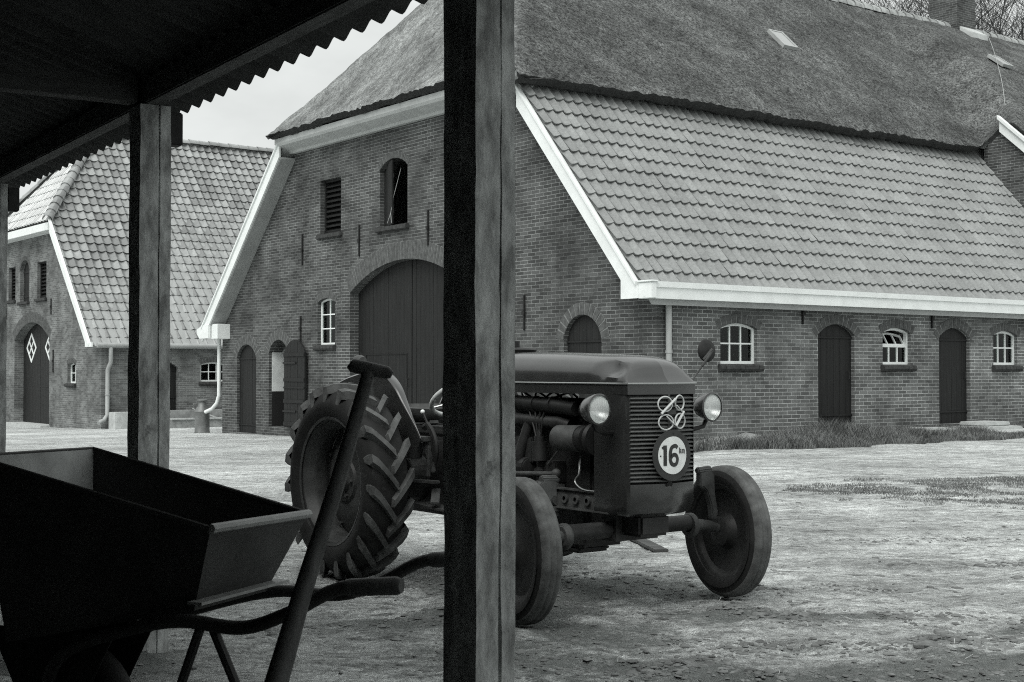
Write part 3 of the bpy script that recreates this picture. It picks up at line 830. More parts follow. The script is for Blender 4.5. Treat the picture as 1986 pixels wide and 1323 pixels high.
def diamond(c, v, hw, hh, d):
    mb = MB(); w = .075
    T, Rr, Bq, Lq = (c,v+hh),(c+hw,v),(c,v-hh),(c-hw,v)
    def stroke(p, q, ww, dd=0):
        p = Vector(p); q = Vector(q); e = (q-p).normalized(); nn = Vector((-e.y,e.x))*ww/2
        p = p-e*ww*.3; q = q+e*ww*.3
        mb.prism([tuple(p+nn),tuple(q+nn),tuple(q-nn),tuple(p-nn)], FG, d-.012-dd, d+.002)
    for i,(p, q) in enumerate(((T,Rr),(Rr,Bq),(Bq,Lq),(Lq,T))): stroke(p, q, w, .001*i)
    mid = lambda p, q: ((p[0]+q[0])/2,(p[1]+q[1])/2)
    stroke(mid(T,Rr), mid(Bq,Lq), w*.75, .005); stroke(mid(T,Lq), mid(Bq,Rr), w*.75, .006)
    return mb
for (u0,u1,c) in ((6.3,8.04,7.2),(4.53,6.28,5.33)):
    lm = leaf2(u0, u1, 11, .3)
    if u0 < 6: fbox(lm, FG, u0, u1, .68, .72, .29, .3)
    o = lm.build('barn_door', M['door'], barn2)
    diamond(c, 1.95, .46, .45, .3).build('diamond', M['white'], o)
arch_ring(barn2, FG, D2[0],D2[1],D2[3],D2[4],.34,40)
st = MB(); st.box(-.3,.34,4.4,8.1,-.75,-.5); st.build('doorstep', M['pale_concrete'], barn2, bevel=.015)
m = MB()
planks(m, FG, H2[0]+.02, H2[1]-.02, H2[2], H2[3], H2[4]-.02, .12, 5, ledges=[(3.6,3.66),(4.4,4.46)])
o = m.build('hatch', M['door'], barn2)
s2 = MB(); fbox(s2, FG, H2[0]-.07, H2[1]+.07, H2[2]-.1, H2[2], -.1, .1); s2.build('sill', M['sill'], o, bevel=.02)
arch_ring(barn2, FG, H2[0],H2[1],H2[3],H2[4],.14,11)
louvre(barn2, FG, *L2a, 9); louvre(barn2, FG, *L2b, 9)
window(barn2, FG, *w2, 2, 2, d=.1); arch_ring(barn2, FG, w2[0],w2[1],w2[3],w2[4],.15,8)
window(barn2, FS, *s_w, 3, 2, d=.06); arch_ring(barn2, FS, s_w[0],s_w[1],s_w[3],s_w[4],.15,9)
door(barn2, FS, *s_d, d=.12, n=6, ledges=[(.4,.44),(1.2,1.24)])
for u, z0, z1 in ((4.35,2.95,3.45),(4.12,1.15,1.85),(8.9,2.95,3.45)): anchor(barn2, FG, u, z0, z1)
# roof
p2 = math.atan(K2); c2, s2_ = math.cos(p2), math.sin(p2)
SB0 = (-.14, zr2(-.14)-.0)
hipb = 3.45; A_R = 2.15                     # ridge starts here
def F2(u, s, h): return (u, SB0[0]+s*c2-h*s2_, SB0[1]+s*s2_+h*c2)
def hip_a(b): return -.36+(b-hipb)/(RG-hipb)*(A_R+.36)
GA = .372; rows2 = int((RG-SB0[0])/c2/GA)
def ur2(s):
    b = SB0[0]+s*c2
    return (-.34 if b < hipb else hip_a(b), 15.5)
tile_roof('tiled_roof', M['tile2'], barn2, F2, 0, rows2+1, (RG-SB0[0])/c2/(rows2+1), .27, ur2, amp=.026)
# half hip: its sky sheen is painted in as a paler tile colour
hz0 = zr2(hipb)-.0; hz1 = zr2(RG); HL = math.hypot(A_R+.42, hz1-hz0); hc = (A_R+.42)/HL; hs = (hz1-hz0)/HL
def FHip(u, s, h): return (-.42+s*hc-h*hs, u, hz0+s*hs+h*hc)
rh = int(HL/.35)
def urh(s):
    t = min(1, s/HL); return (hipb+(RG-hipb)*t, 13-hipb-(RG-hipb)*t)
tile_roof('tiled_roof', M['tile_sheen'], barn2, FHip, 0, rh, HL/rh, .27, urh, amp=.026)
# far slope, closed below
m = MB(); m.prism([(13.2,zr2(-.2)),(RG,zr2(RG)+.02),(RG,zr2(RG)-.12),(13.2,zr2(-.2)-.14)], lambda b,z,a: (a,b,z), 2.2, 15.5)
m.prism([(13.2,zr2(-.2)),(13-hipb,zr2(hipb)),(13-hipb,zr2(hipb)-.14),(13.2,zr2(-.2)-.14)], lambda b,z,a: (a,b,z), -.34, 2.2)
m.add([(-.3,13-hipb,zr2(hipb)-.05),(2.2,RG,zr2(RG)-.05),(2.2,13-hipb,zr2(hipb)-.05)], [(0,1,2)])
m.build('tiled_roof', M['tile2'], barn2)
m = MB(); m.prism([(-.15,1.9),(RG,zr2(RG)-.07),(RG,zr2(RG)-.2),(0,1.85)], lambda b,z,a: (a,b,z), 2.2, 15.5)
m.prism([(-.15,1.9),(hipb+.1,zr2(hipb)-.0),(hipb+.1,zr2(hipb)-.15),(0,1.85)], lambda b,z,a: (a,b,z), -.3, 2.2)
P4 = [(-.3,hipb,hz0-.06),(-.3,13-hipb,hz0-.06),(2.2,RG,hz1-.1)]
m.add(P4, [(0,1,2)]); m.add([(-.3,hipb,hz0-.06),(2.2,hipb,hz0-.06),(2.2,RG,hz1-.1)], [(0,1,2)])
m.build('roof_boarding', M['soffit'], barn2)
rt = MB(); halfround(rt, (-.44,hipb-.02,hz0+.03), (A_R,RG,hz1+.0), .15, 14); halfround(rt, (A_R-.05,RG,hz1-.0), (15.5,RG,hz1-.0), .14, 36)
halfround(rt, (-.44,13-hipb+.02,hz0+.03), (A_R,RG,hz1+.0), .15, 14)
rt.build('ridge', M['tile2'], barn2, sm=60)
mb = barge((-.12,zr2(-.12)+.02),(hipb-.02,zr2(hipb)+.0), .001, -.40, -.36)
mb.prism([(-.3,2.02),(-.12,zr2(-.12)+.02),(hipb-.02,zr2(hipb)),(hipb-.02,zr2(hipb)-.36),(.24,2.02),(.24,1.88),(-.3,1.88)], lambda b,z,a: (a,b,z), -.399, -.359); mb.build('bargeboard', M['white'], barn2)
mb = barge((13.12,zr2(-.12)+.02),(13-hipb+.02,zr2(hipb)), .36, -.40, -.36); mb.build('bargeboard', M['white'], barn2)
m = MB(); m.box(-.44,-.003,hipb-.0,13-hipb,hz0-.3,hz0-.06); m.build('cornice', M['white'], barn2, bevel=.01)
m = MB(); m.tube([(-.2,-.2,1.93),(15.5,-.2,1.93)], .075, 10); m.build('gutter', M['zinc'], barn2, sm=40)
m = MB(); m.tube([(.2,-.2,1.88),(.2,-.2,1.45),(.16,-.08,1.25),(.15,-.08,1.2),(.15,-.08,-.05),(.05,-.12,-.2),(-.15,-.2,-.28)], .06, 10)
m.tube([(.15,-.08,.5),(.15,-.08,.54)], .072, 10)
m.build('downpipe', M['zinc'], barn2, sm=40)

# ------------------------------------------------------------------ things between the barns
def bloc(a, b, z): p = BO+V*a+U*b; return Vector((p.x, p.y, z))
gA = gz(*bloc(1, 22.5, 0)[:2])
m = MB(); m.box(-.75,.75,-.28,.28,-.2,.48)
t = m.build('concrete_block', M['pale_concrete'], None, loc=bloc(.75, 22.55, gA-.0), rot=(0,0,ROTB), bevel=.02)
tag(t, 'plain pale concrete block against the tiled barn, under its grey downpipe', 'concrete block')
tr = tag(empty('water_trough', bloc(2.75, 22.35, gA-.0), ROTB), 'stepped concrete trough below the small window between the two barns', 'trough')
m = MB()
m.box(-1.05,1.1,.1,.5,-.2,.5); m.build('back_slab', M['concrete'], tr, bevel=.02)
m = MB(); m.box(-1.3,1.0,-.45,-.38,-.2,.24); m.box(-1.3,1.0,.02,.095,-.2,.24); m.box(-1.3,-1.22,-.38,.02,-.2,.24); m.box(.92,1.0,-.38,.02,-.2,.24); m.box(-1.22,.92,-.38,.02,-.2,-.02)
m.build('basin', M['concrete'], tr)
m = MB(); m.box(-1.25,.6,-.5,-.1,.245,.285); m.build('lid_board', M['wood'], tr, bevel=.005)
m = MB(); p0 = Vector((-.45,-.02,.56)); p1 = Vector((.75,-.62,.03))
m.bar(p0, p1, .09, .03)
pl = m.build('plank', M['wood'], None, loc=bloc(2.75,22.3,gA), rot=(0,0,ROTB), bevel=.004); tag(pl, 'pale bare plank leaning aslant on the stepped trough', 'plank')
cz = gz(*bloc(-.25,15.95,0)[:2])
cn = tag(empty('milk_churn', bloc(-.18,16.05,cz), .4), 'grey metal milk churn at the left corner of the big barn, under its white downpipe', 'milk churn')
m = MB(); ax = lambda h,x,z: (x,z,h)
m.lathe([(0,.185),(.02,.19),(.04,.18),(.5,.18),(.52,.188),(.54,.18),(.6,.15),(.65,.11),(.74,.1),(.76,.112),(.77,.0)], 24, ax); m.build('body', M['churn'], cn, sm=35)
m = MB(); m.lathe([(.772,.0),(.772,.125),(.8,.13),(.815,.11),(.82,0)], 20, ax); m.build('lid', M['churn'], cn, sm=35)
for s in (-1,1):
    m = MB(); m.tube([(s*.1,0,.72),(s*.2,0,.72),(s*.22,0,.66),(s*.17,0,.58)], .012, 8); m.build('handle', M['churn'], cn, sm=40)

# slabs and steps along the side wall
def world_on_wall(a, b): p = BO+V*a+U*b; return p, gz(p.x, p.y)
p, z = world_on_wall(5.75, -.75)
m = MB(); m.box(-.42,.42,-.25,.25,-.1,.13); s = m.build('stone_step', M['pale_concrete'], None, loc=(p.x,p.y,z+.04), rot=(.0,.03,ROTB), bevel=.03); tag(s, 'loose pale stone block lying in the grass below the tilted window', 'stone step')
p, z = world_on_wall(7.75, -.45)
m = MB(); m.box(-.62,.62,-.35,.35,-.1,.12); m.box(-.35,.45,-.2,.34,.12,.2); s = m.build('doorstep', M['pale_concrete'], None, loc=(p.x,p.y,z+.02), rot=(0,0,ROTB), bevel=.02); tag(s, 'two tiered concrete doorstep at the far right door', 'doorstep')
p, z = world_on_wall(10.2, -1.0)
m = MB(); m.box(-3.2,3.6,-.42,.42,-.2,.05); s = m.build('paved_path', M['pale_concrete'], None, loc=(p.x,p.y,z+.03), rot=(0,0,ROTB), bevel=.015); tag(s, kind='structure')

# ------------------------------------------------------------------ the open shed
K = Vector((-.0943, 3.52)); D = Vector((-.545, .838)).normalized(); NN = Vector((D.y, -D.x))
ROTS = math.atan2(NN.y, NN.x)              # local x = outwards, local y = along the shed
shed = tag(empty('open_shed', (K.x, K.y, 0), ROTS), 'dark open fronted shed with timber posts and a corrugated roof, in the foreground', 'shed')
def post(y, w, d, h, jag):
    m = MB(); n = 44
    P = []; F = []
    prof = [(0,0),(w*.6,0),(w*.615,.008),(w*.64,.008),(w*.655,0),(w,0),(w,d),(0,d)]
    L = len(prof)
    for i in range(n+1):
        z = -.15+(h+.15)*i/n
        for k, (px, py) in enumerate(prof):
            e = .0045*mnoise.noise((k*3.1+jag, z*3, jag))+.003*mnoise.noise((k*1.7, z*11, jag))
            e2 = .004*mnoise.noise((k*2.3, z*4, jag+9))
            P.append((px+e*(1 if px > w/2 else 1), py+e2, z))
    for i in range(n):
        for k in range(L):
            k2 = (k+1) % L; F.append((i*L+k, i*L+k2, (i+1)*L+k2, (i+1)*L+k))
    F.append(tuple(range(L))[::-1]); F.append(tuple(n*L+k for k in range(L)))
    m.add(P, F); o = m.build('post', M['post'], shed, loc=(0,y,0))
    return o
ys = (-5.6, -2.8, 0, 2.74, 5.68, 8.6)
for i, y in enumerate(ys):
    post(y, .122 if i != 3 else .135, .163 if i < 3 else .15, 2.36, i*5.3)
    if y <= 0: continue
    m = MB(); m.box(.13, .2, y+.03, y+.1, 2.2, 2.345); m.build('bracket', M['iron'], shed, bevel=.006)
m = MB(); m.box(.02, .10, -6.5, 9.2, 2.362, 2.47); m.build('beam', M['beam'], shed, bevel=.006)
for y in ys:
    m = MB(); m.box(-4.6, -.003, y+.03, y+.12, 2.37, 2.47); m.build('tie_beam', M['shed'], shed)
ROOFS = .32
zroof = lambda x: 2.5-(x-.05)*ROOFS
for x in (-1.2, -2.4, -3.6):
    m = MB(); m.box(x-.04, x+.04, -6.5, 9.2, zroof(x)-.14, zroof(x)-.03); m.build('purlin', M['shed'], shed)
for x in (.02,):
    pass
for y in [q/2 for q in range(-12, 19)]:
    pass
# corrugated sheets
P = []; F = []; wl = .146; ny = int(15.8/wl*8)
xs = [.315, .1, -1.5, -3.2, -4.75]
for j in range(ny+1):
    y = -6.55+j*wl/8
    h = .017*math.sin(2*PI*y/wl)
    lap = .004*math.sin(y*1.3)+.006*mnoise.noise((y*.8, 0, 3))
    for x in xs: P.append((x+(lap if x > .3 else 0), y, zroof(x)+h+lap))
nx = len(xs)
for j in range(ny):
    for i in range(nx-1):
        F.append((j*nx+i, j*nx+i+1, (j+1)*nx+i+1, (j+1)*nx+i))
top = len(P); P += [(p[0]+(.0005), p[1], p[2]+.007) for p in P]
F += [tuple(k+top for k in f)[::-1] for f in F]
for j in range(ny): F.append((j*nx, (j+1)*nx, (j+1)*nx+top, j*nx+top))
m = MB(); m.add(P, F); m.build('corrugated_roof', M['sheet'], shed, fix=False, sm=80)
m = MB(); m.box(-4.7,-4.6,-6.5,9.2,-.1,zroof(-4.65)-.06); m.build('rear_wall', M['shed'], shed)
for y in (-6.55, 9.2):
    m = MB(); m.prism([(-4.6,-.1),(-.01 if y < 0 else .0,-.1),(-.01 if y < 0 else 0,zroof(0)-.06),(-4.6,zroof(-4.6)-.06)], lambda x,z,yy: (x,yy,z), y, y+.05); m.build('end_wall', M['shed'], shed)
# ------------------------------------------------------------------ wheelbarrow
f2 = Vector((-.94,.34)).normalized()
wb = tag(empty('wheelbarrow', (-.70,3.85,0), math.atan2(f2.y, f2.x)), 'dark steel wheelbarrow with a deep sloping tray, standing inside the shed', 'wheelbarrow')
TOP = [(0,.268,.803),(0,-.268,.79),(.775,-.268,.968),(.775,.268,.975)]
BOT = [(.1,.19,.57),(.1,-.19,.565),(.72,-.19,.44),(.72,.19,.445)]
def tray():
    m = MB(); th = .006
    cen = Vector((.4,0,.8))
    T = [Vector(p) for p in TOP]; B = [Vector(p) for p in BOT]
    inn = lambda p: p+(Vector((cen.x,cen.y,p.z))-p).normalized()*th
    V0 = T+B; V1 = [inn(p) for p in T]+[inn(p)+Vector((0,0,th)) for p in B]
    F = []
    for i in range(4):
        j = (i+1) % 4
        F.append((i,j,4+j,4+i)); F.append((8+i,12+i,12+j,8+j)); F.append((i,8+i,8+j,j))
    F.append((4,5,6,7)); F.append((15,14,13,12))
    m.add(V0+V1, F); return m
o = tray().build('tray', [M['barrow'], M['barrow_lit']], wb)
for i_ in (7,): o.data.polygons[i_].material_index = 1  # front inner panel: light from the yard put into a paler steel colour
m = MB(); m.tube([TOP[0],TOP[1]], .0135, 8); m.build('edge_rail', M['barrow_rim'], o, sm=40)
m = MB(); m.tube([TOP[1],TOP[2],TOP[3],TOP[0]], .0085, 8); m.build('rim_bead', M['barrow'], o, sm=40)
m = MB(); m.bar((.07,.235,.598),(.07,-.235,.592), .045, .008); m.build('cross_strap', M['barrow_rim'], wb)
def cr(pts, n=6):
    """Catmull-Rom through points"""
    P = [Vector(p) for p in pts]; P = [P[0]*2-P[1]]+P+[P[-1]*2-P[-2]]; out = []
    for i in range(1, len(P)-2):
        for k in range(n):
            t = k/n; a,b,c,d = P[i-1],P[i],P[i+1],P[i+2]
            out.append(.5*((2*b)+(-a+c)*t+(2*a-5*b+4*c-d)*t*t+(-a+3*b-3*c+d)*t**3))
    out.append(P[-2]); return out
for s in (1,-1):
    m = MB(); m.tube(cr([(.66,s*.07,.225),(.62,s*.13,.34),(.5,s*.2,.44),(.3,s*.23,.51),(.1,s*.26,.555),(-.1,s*.275,.552),(-.24,s*.27,.6),(-.38,s*.268,.668),(-.54,s*.265,.682)], 5), .0185, 10)
    o = m.build('frame_tube', M['barrow'], wb, sm=40)
    m = MB(); m.tube([(-.395,s*.268,.671),(-.41,s*.268,.672),(-.535,s*.265,.6825),(-.548,s*.265,.683)], [.02,.0225,.0235,.018], 12); m.build('grip', M['handle'], o, sm=40)
for s in (1,-1):
    m = MB(); m.prism([(.42,.47),(.86,.47),(.7,.17),(.58,.17)], lambda x,z,y: (x, s*y, z), .095, .102); m.build('fork_plate', M['black'], wb, bevel=.002)
for p_, q_ in (((.03,.262,.552),(.24,.262,0)),((.0,.262,.552),(-.27,.262,0)),((0,-.262,.552),(.21,-.262,0))):
    m = MB(); m.tube([p_, q_], .0135, 8); m.build('leg', M['barrow'], wb, sm=40)
wl_ = empty('wheel', (.64,0,.213)); wl_.parent = wb
m = MB(); m.lathe([(.05*math.cos(t),.17+.045*math.sin(t)) for t in [2*PI*k/16 for k in range(16)]], 40, closed=True); m.build('tyre', M['rubber'], wl_, sm=50)
m = MB(); m.lathe([(-.035,.0),(-.035,.03),(-.01,.04),(-.015,.13),(-.035,.14),(-.035,.15),(.035,.15),(.035,.14),(.015,.13),(.01,.04),(.035,.03),(.035,0)], 32); m.tube([(0,-.1,0),(0,.1,0)], .012, 8); m.build('rim', M['black'], wl_, sm=40)

# ------------------------------------------------------------------ spade leaning on the barrow handle
sp = tag(empty('spade', (-.70,3.20,0)), 'T handled spade with a stout dark wooden shaft leaning on the wheelbarrow handle', 'spade')
def sloc(p): return Vector(p)-Vector((-.70,3.20,0))
s0 = sloc((-.382,3.65,1.215)); s1 = sloc((-.527,3.45,.66)); s2 = sloc((-.625,3.31,.27)); s3 = sloc((-.635,3.295,.23)); s4 = sloc((-.70,3.2,.0))
m = MB(); m.tube(cr([s0, s0.lerp(s1,.5)+Vector((.004,0,0)), s1, s1.lerp(s2,.4), s2], 4), [.0185+.0022*0+ (.0145*(i/16)**1.2) for i in range(17)], 12); m.build('shaft', M['handle'], sp, sm=40)
gd = Vector((.118,.0,-.014)).normalized()
m = MB(); m.tube([s0-gd*.052+Vector((0,0,.016)), s0-gd*.046+Vector((0,0,.012)), s0+Vector((0,0,.008)), s0+gd*.05+Vector((0,0,.004)), s0+gd*.062], [.012,.0185,.0195,.0175,.01], 12); m.build('grip', M['handle'], sp, sm=40)
m = MB(); dd = (s4-s2).normalized(); sd = Vector((.93,-.3,-.1)); sd = (sd-dd*sd.dot(dd)).normalized(); nn2 = dd.cross(sd)
m.tube([s2-dd*.16, s2, s2+dd*.05], [.036,.038,.03], 12)
for i in range(6):
    a = -1+2*i/6; b = -1+2*(i+1)/6
    c0 = lambda t, z: s2+dd*(.0+z)+sd*(t*.085)+nn2*(.012*t*t)
    m.add([c0(a,0),c0(b,0),c0(b*.86,.27),c0(a*.86,.27)]+[c0(a,0)+nn2*.006,c0(b,0)+nn2*.006,c0(b*.86,.27)+nn2*.003,c0(a*.86,.27)+nn2*.003], [(0,1,2,3),(7,6,5,4),(0,4,5,1),(3,2,6,7)])
m.build('blade', M['black'], sp, sm=40)

# ------------------------------------------------------------------ tractor
TZ = gz(.1, 7.6)
tr = tag(empty('tractor', (.6,7.0,TZ), math.atan2(-.811,.585)), 'small grey vintage farm tractor with round headlights parked in the sandy yard', 'tractor')
def T(name, mb, mat, parent=tr, **k): return mb.build(name, M[mat], parent, **k)
# bonnet, lofted front to back
def bonnet():
    xs = [-1.32,-1.1,-.8,-.5,-.25,-.05,.03,.09,.14,.19,.225,.25,.27]
    zt_ = [1.318,1.32,1.32,1.316,1.308,1.3,1.297,1.293,1.286,1.274,1.258,1.232,1.19]
    ws =  [.225,.226,.227,.228,.229,.23,.23,.23,.23,.229,.228,.227,.226]
    P = []; n = 25
    for i, x in enumerate(xs):
        for k in range(n):
            t = -1+2*k/(n-1)
            # arc parameter: straight flank then a rounded crown
            a = t*PI/2
            yy = math.copysign(abs(math.sin(a))**.62, t)
            zz = abs(math.cos(a))**.72
            w = ws[i]-.012*zz
            dent = 0
            if x > .02 and abs(t) > .42:        # pressed shoulders behind the nose
                dent = .032*smooth(.03,.12,x)*(1-smooth(.17,.26,x))*math.sin(PI*min(1,(abs(t)-.42)/.5))
            z = 1.155+(zt_[i]-1.155)*zz-dent*.5
            y = yy*(w-dent)
            xx = x-.05*(abs(y)/.23)*smooth(.0,.27,x)+.03*smooth(.15,.27,x)*(1-zz)
            P.append((xx, y, z))
    F = []
    for i in range(len(xs)-1):
        for k in range(n-1): F.append((i*n+k, i*n+k+1, (i+1)*n+k+1, (i+1)*n+k))
    # nose closes down to the trim line
    i = len(xs)-1; base = len(P)
    for k in range(n):
        y = P[i*n+k][1]; P.append((.302-.05*abs(y)/.23, y*1.01, 1.155))
    for k in range(n-1): F.append((i*n+k, i*n+k+1, base+k+1, base+k))
    m = MB(); m.add(P, F)
    return m
bo = bonnet().build('bonnet', M['paint'], tr, sm=42)
_se = bo.data.attributes.get('sharp_edge') or bo.data.attributes.new('sharp_edge', 'BOOLEAN', 'EDGE')
for e_ in bo.data.edges:
    va, vb = (bo.data.vertices[i].co for i in e_.vertices)
    if abs(va.y) < 1e-4 and abs(vb.y) < 1e-4 and min(va.x, vb.x) > .18: _se.data[e_.index].value = True
def vpath(y0, y1, off=0): # V shaped front, plan
    return [(.302-.05*abs(y)/.23+off, y) for y in ([y0, 0, y1] if y0*y1 < 0 else [y0, y1])]
m = MB()
pts = [(-1.3,-.232)]+[(.14,-.232),(.215,-.231),(.25,-.225)]+[(.302,0)]+[(.25,.225),(.215,.231),(.14,.232)]+[(-1.3,.232)]
for (z0,z1,o_) in ((1.1,1.15,0),):
    P = [(x,y,z) for z in (z0,z1) for x,y in pts]; n = len(pts)
    P2 = [(x*(1)-.012*(1 if x>0 else 0),y*.95,z) for (x,y,z) in P]
    m.add(P+P2, [(i,i+1,n+i+1,n+i) for i in range(n-1)]+[(2*n+i,3*n+i,3*n+i+1,2*n+i+1) for i in range(n-1)]+[(i,2*n+i,2*n+i+1,i+1) for i in range(n-1)])
T('bonnet_skirt', m, 'paint', bo, sm=50)
m = MB(); m.tube([(x+.004*(1 if x > 0 else 0),y*1.012,1.154) for x,y in pts], .005, 6); T('trim_line', m, 'trim', bo, sm=50)
m = MB(); m.lathe([(1.318,.0),(1.318,.09),(1.335,.1),(1.345,.085),(1.35,.0)], 24, lambda h,x,z: (x-.95,z,h)); m.lathe([(1.345,.03),(1.385,.03),(1.39,0)], 14, lambda h,x,z: (x-1.0,z,h)); T('fuel_cap', m, 'black', bo, sm=40)
# radiator cowl
m = MB()
def cowl_ring(z, f=1.0, in_=0):
    q = [(.0,-.232),(.12,-.232),(.19,-.23),(.228,-.224),(.252,-.21),(.302,0),(.252,.21),(.228,.224),(.19,.23),(.12,.232),(.0,.232)]
    return [(x-(1-f)*.3, y*f, z) for x,y in q]
def strip(mb, A, B, close=False):
    n = len(A); mb.add(A+B, [(i,i+1,n+i+1,n+i) for i in range(n-1)])
strip(m, cowl_ring(1.1)[:5], cowl_ring(.66)[:5]); strip(m, cowl_ring(1.1)[6:], cowl_ring(.66)[6:])
R0 = cowl_ring(.66); R1 = cowl_ring(.56); R2 = cowl_ring(.515, .95); R3 = cowl_ring(.5, .85)
strip(m, R0, R1); strip(m, R1, R2); strip(m, R2, R3)
co = T('radiator_cowl', m, 'paint', sm=45)
m = MB(); 
for s in (-1,1):
    m.add([(.252,s*.21,.66),(.252,s*.21,1.1),(.21,s*.2,1.1),(.21,s*.2,.66)], [(0,1,2,3)])
m.add([(.20,-.21,.62),(.24,0,.62),(.20,.21,.62),(.20,-.21,1.12),(.24,0,1.12),(.20,.21,1.12)], [(0,1,4,3),(1,2,5,4)])
T('radiator_core', m, 'black', co)
m = MB(); ns = 21
for i in range(ns):
    z = .668+(1.095-.668)*(i+.5)/ns
    for s in (-1,1):
        m.obox(((.252+.302)/2-.012, s*.105, z), (.025, -s*.105, 0), (-.011,-s*.0026,.006), (.0012,.0003,.0018))
T('grille', m, 'slat', co)
m = MB(); m.bar((.296,0,.66),(.296,0,1.1), .014, .008, up=(1,0,0)); T('centre_bar', m, 'paint', co)
m = MB(); m.tube([(.298,0,.655),(.303,0,.652)], .019, 14); T('crank_hole', m, 'black', co)
# speed sign, slightly bent along its middle
def disc(r, n=40): return [(r*math.cos(2*PI*k/n), r*math.sin(2*PI*k/n)) for k in range(n)]
SX, SY, SZ = .318, .012, .80
def sgn(u, v, d): return (SX-d-.16*abs(u)*.55, SY+u, SZ+v)
def disc_mesh(r, d0, d1, r0=0):
    mb = MB(); n = 48; rr = [r0, r*.5 if not r0 else (r0+r)/2, r]
    P = []; F = []
    for d in (d0, d1):
        for q in rr:
            for k in range(n): P.append(sgn(q*math.cos(2*PI*k/n), q*math.sin(2*PI*k/n), d))
    L = len(rr)
    for i in range(L-1):
        for k in range(n):
            k2 = (k+1) % n
            F.append((i*n+k,i*n+k2,(i+1)*n+k2,(i+1)*n+k)); o2 = L*n
            F.append((o2+i*n+k,o2+(i+1)*n+k,o2+(i+1)*n+k2,o2+i*n+k2))
    for k in range(n): F.append(((L-1)*n+k,(L-1)*n+(k+1)%n,L*n+(L-1)*n+(k+1)%n,L*n+(L-1)*n+k))
    mb.add(P, F); return mb
sg = T('speed_sign', disc_mesh(.125, 0, .004), 'signrim', sm=40)
T('sign_face', disc_mesh(.093, -.0015, .001), 'signwhite', sg, sm=40)
def stroke2(mb, pts, w, dep=-.003):
    P = []; pts = [Vector((p[0],p[1])) for p in pts]; n = len(pts)
    for i in range(n):
        t = (pts[min(i+1,n-1)]-pts[max(i-1,0)]).normalized(); q = Vector((-t.y,t.x))*w/2
        a = pts[i]+q; b = pts[i]-q
        P += [sgn(a.x,a.y,dep), sgn(b.x,b.y,dep)]
    mb.add(P, [(2*i,2*i+1,2*i+3,2*i+2) for i in range(n-1)])
ink = MB()
stroke2(ink, [(-.052,.05),(-.052,-.05)], .021); stroke2(ink, [(-.071,.036),(-.061,.041),(-.055,.047)], .012, -.0031)
six = [(.026,.036),(.018,.045),(.004,.046),(-.012,.038),(-.019,.02),(-.021,-.005),(-.019,-.028),(-.011,-.042),(.004,-.047),(.018,-.042),(.026,-.028),(.026,-.014),(.018,-.001),(.004,.003),(-.01,-.002),(-.018,-.012)]
sm6 = [tuple(v[:2]) for v in cr([(x,y,0) for x,y in six], 4)]
stroke2(ink, sm6, .019)
T('numerals', ink, 'ink', sg, fix=False)
ink = MB(); w = .0055
stroke2(ink, [(.043,.037),(.043,.008)], w); stroke2(ink, [(.054,.03),(.044,.02)], w*.9,-.0031); stroke2(ink, [(.046,.021),(.055,.008)], w*.9,-.0032)
stroke2(ink, [(.061,.027),(.061,.008)], w); stroke2(ink, [(.061,.025),(.066,.028),(.069,.024),(.069,.008)], w*.85,-.0031); stroke2(ink, [(.069,.024),(.074,.028),(.078,.024),(.078,.006)], w*.85,-.0032)
T('unit_lettering', ink, 'ink', sg, fix=False)
m = MB(); m.ball(sgn(-.079,-.002,-.002), .004, 8, 4); m.ball(sgn(-.0,.108,-.001), .004, 8, 4); T('rivet', m, 'black', sg)
# wire emblem of four loops
eg = lambda px, py, x=.0: (.318-.2*abs((px-1296)*.00341)*.8+x, (px-1290)*.00341, .80+(882-py)*.00253)
em = MB()
for cx, cy, rx, ry in ((1280,782,12,14.5),(1307.5,780,9.8,14.5),(1281.5,817.5,12.5,14.5),(1308.5,815.5,11,14.5)):
    em.tube([eg(cx+rx*math.cos(2*PI*k/24), cy+ry*math.sin(2*PI*k/24)) for k in range(24)], .0042, 6, closed=True)
emo = T('wire_emblem', em, 'wire', sm=60)
em = MB()
for p, q, r in (((1296,772),(1272,801),.0065),((1315,797),(1297,825),.0065),((1299,785),(1313,799),.0035),((1281,806),(1294,822),.0035)):
    em.tube([eg(*p,.008), eg(*q,.008)], r, 6)
T('emblem_rod', em, 'wire', emo)
em = MB(); em.obox((.305,.012,1.013), (.003,0,0), (0,.032,0), (0,0,.014)); T('badge', em, 'dusty', emo, bevel=.003)
# headlights
for s in (-1,1):
    hl = empty('headlight', (.2, s*.376, 1.03), s*R(-2) if s < 0 else R(3)); hl.parent = tr
    m = MB(); fx = lambda h,x,z: (h,x,z)
    m.lathe([(-.1,.0),(-.098,.02),(-.08,.045),(-.05,.063),(-.01,.073),(.008,.077),(.018,.077),(.022,.069),(.012,.068)], 36, fx); T('lamp_shell', m, 'paint', hl, sm=40)
    m = MB(); m.lathe([(.013,.068),(-.0,.062),(-.018,.05),(-.034,.034),(-.044,.016),(-.047,.0)], 36, fx); T('reflector', m, 'reflector', hl, sm=80)
    m = MB(); m.ball((-.02,0,0), .011, 12, 8); m.tube([(-.046,0,0),(-.02,0,0)], .008, 10); T('bulb', m, 'wire', hl, sm=60)
    m = MB(); m.lathe([(.013,.0679),(.022,.05),(.028,.025),(.03,.0)], 32, fx); T('lens', m, 'fluted', hl, sm=60)
    m = MB(); m.tube([(-.03,0,-.07),(-.03,-s*.02,-.1),(-.05,-s*.1,-.12),(-.06,-s*.16,-.12)], .012, 8); T('lamp_bracket', m, 'black', hl, sm=40)
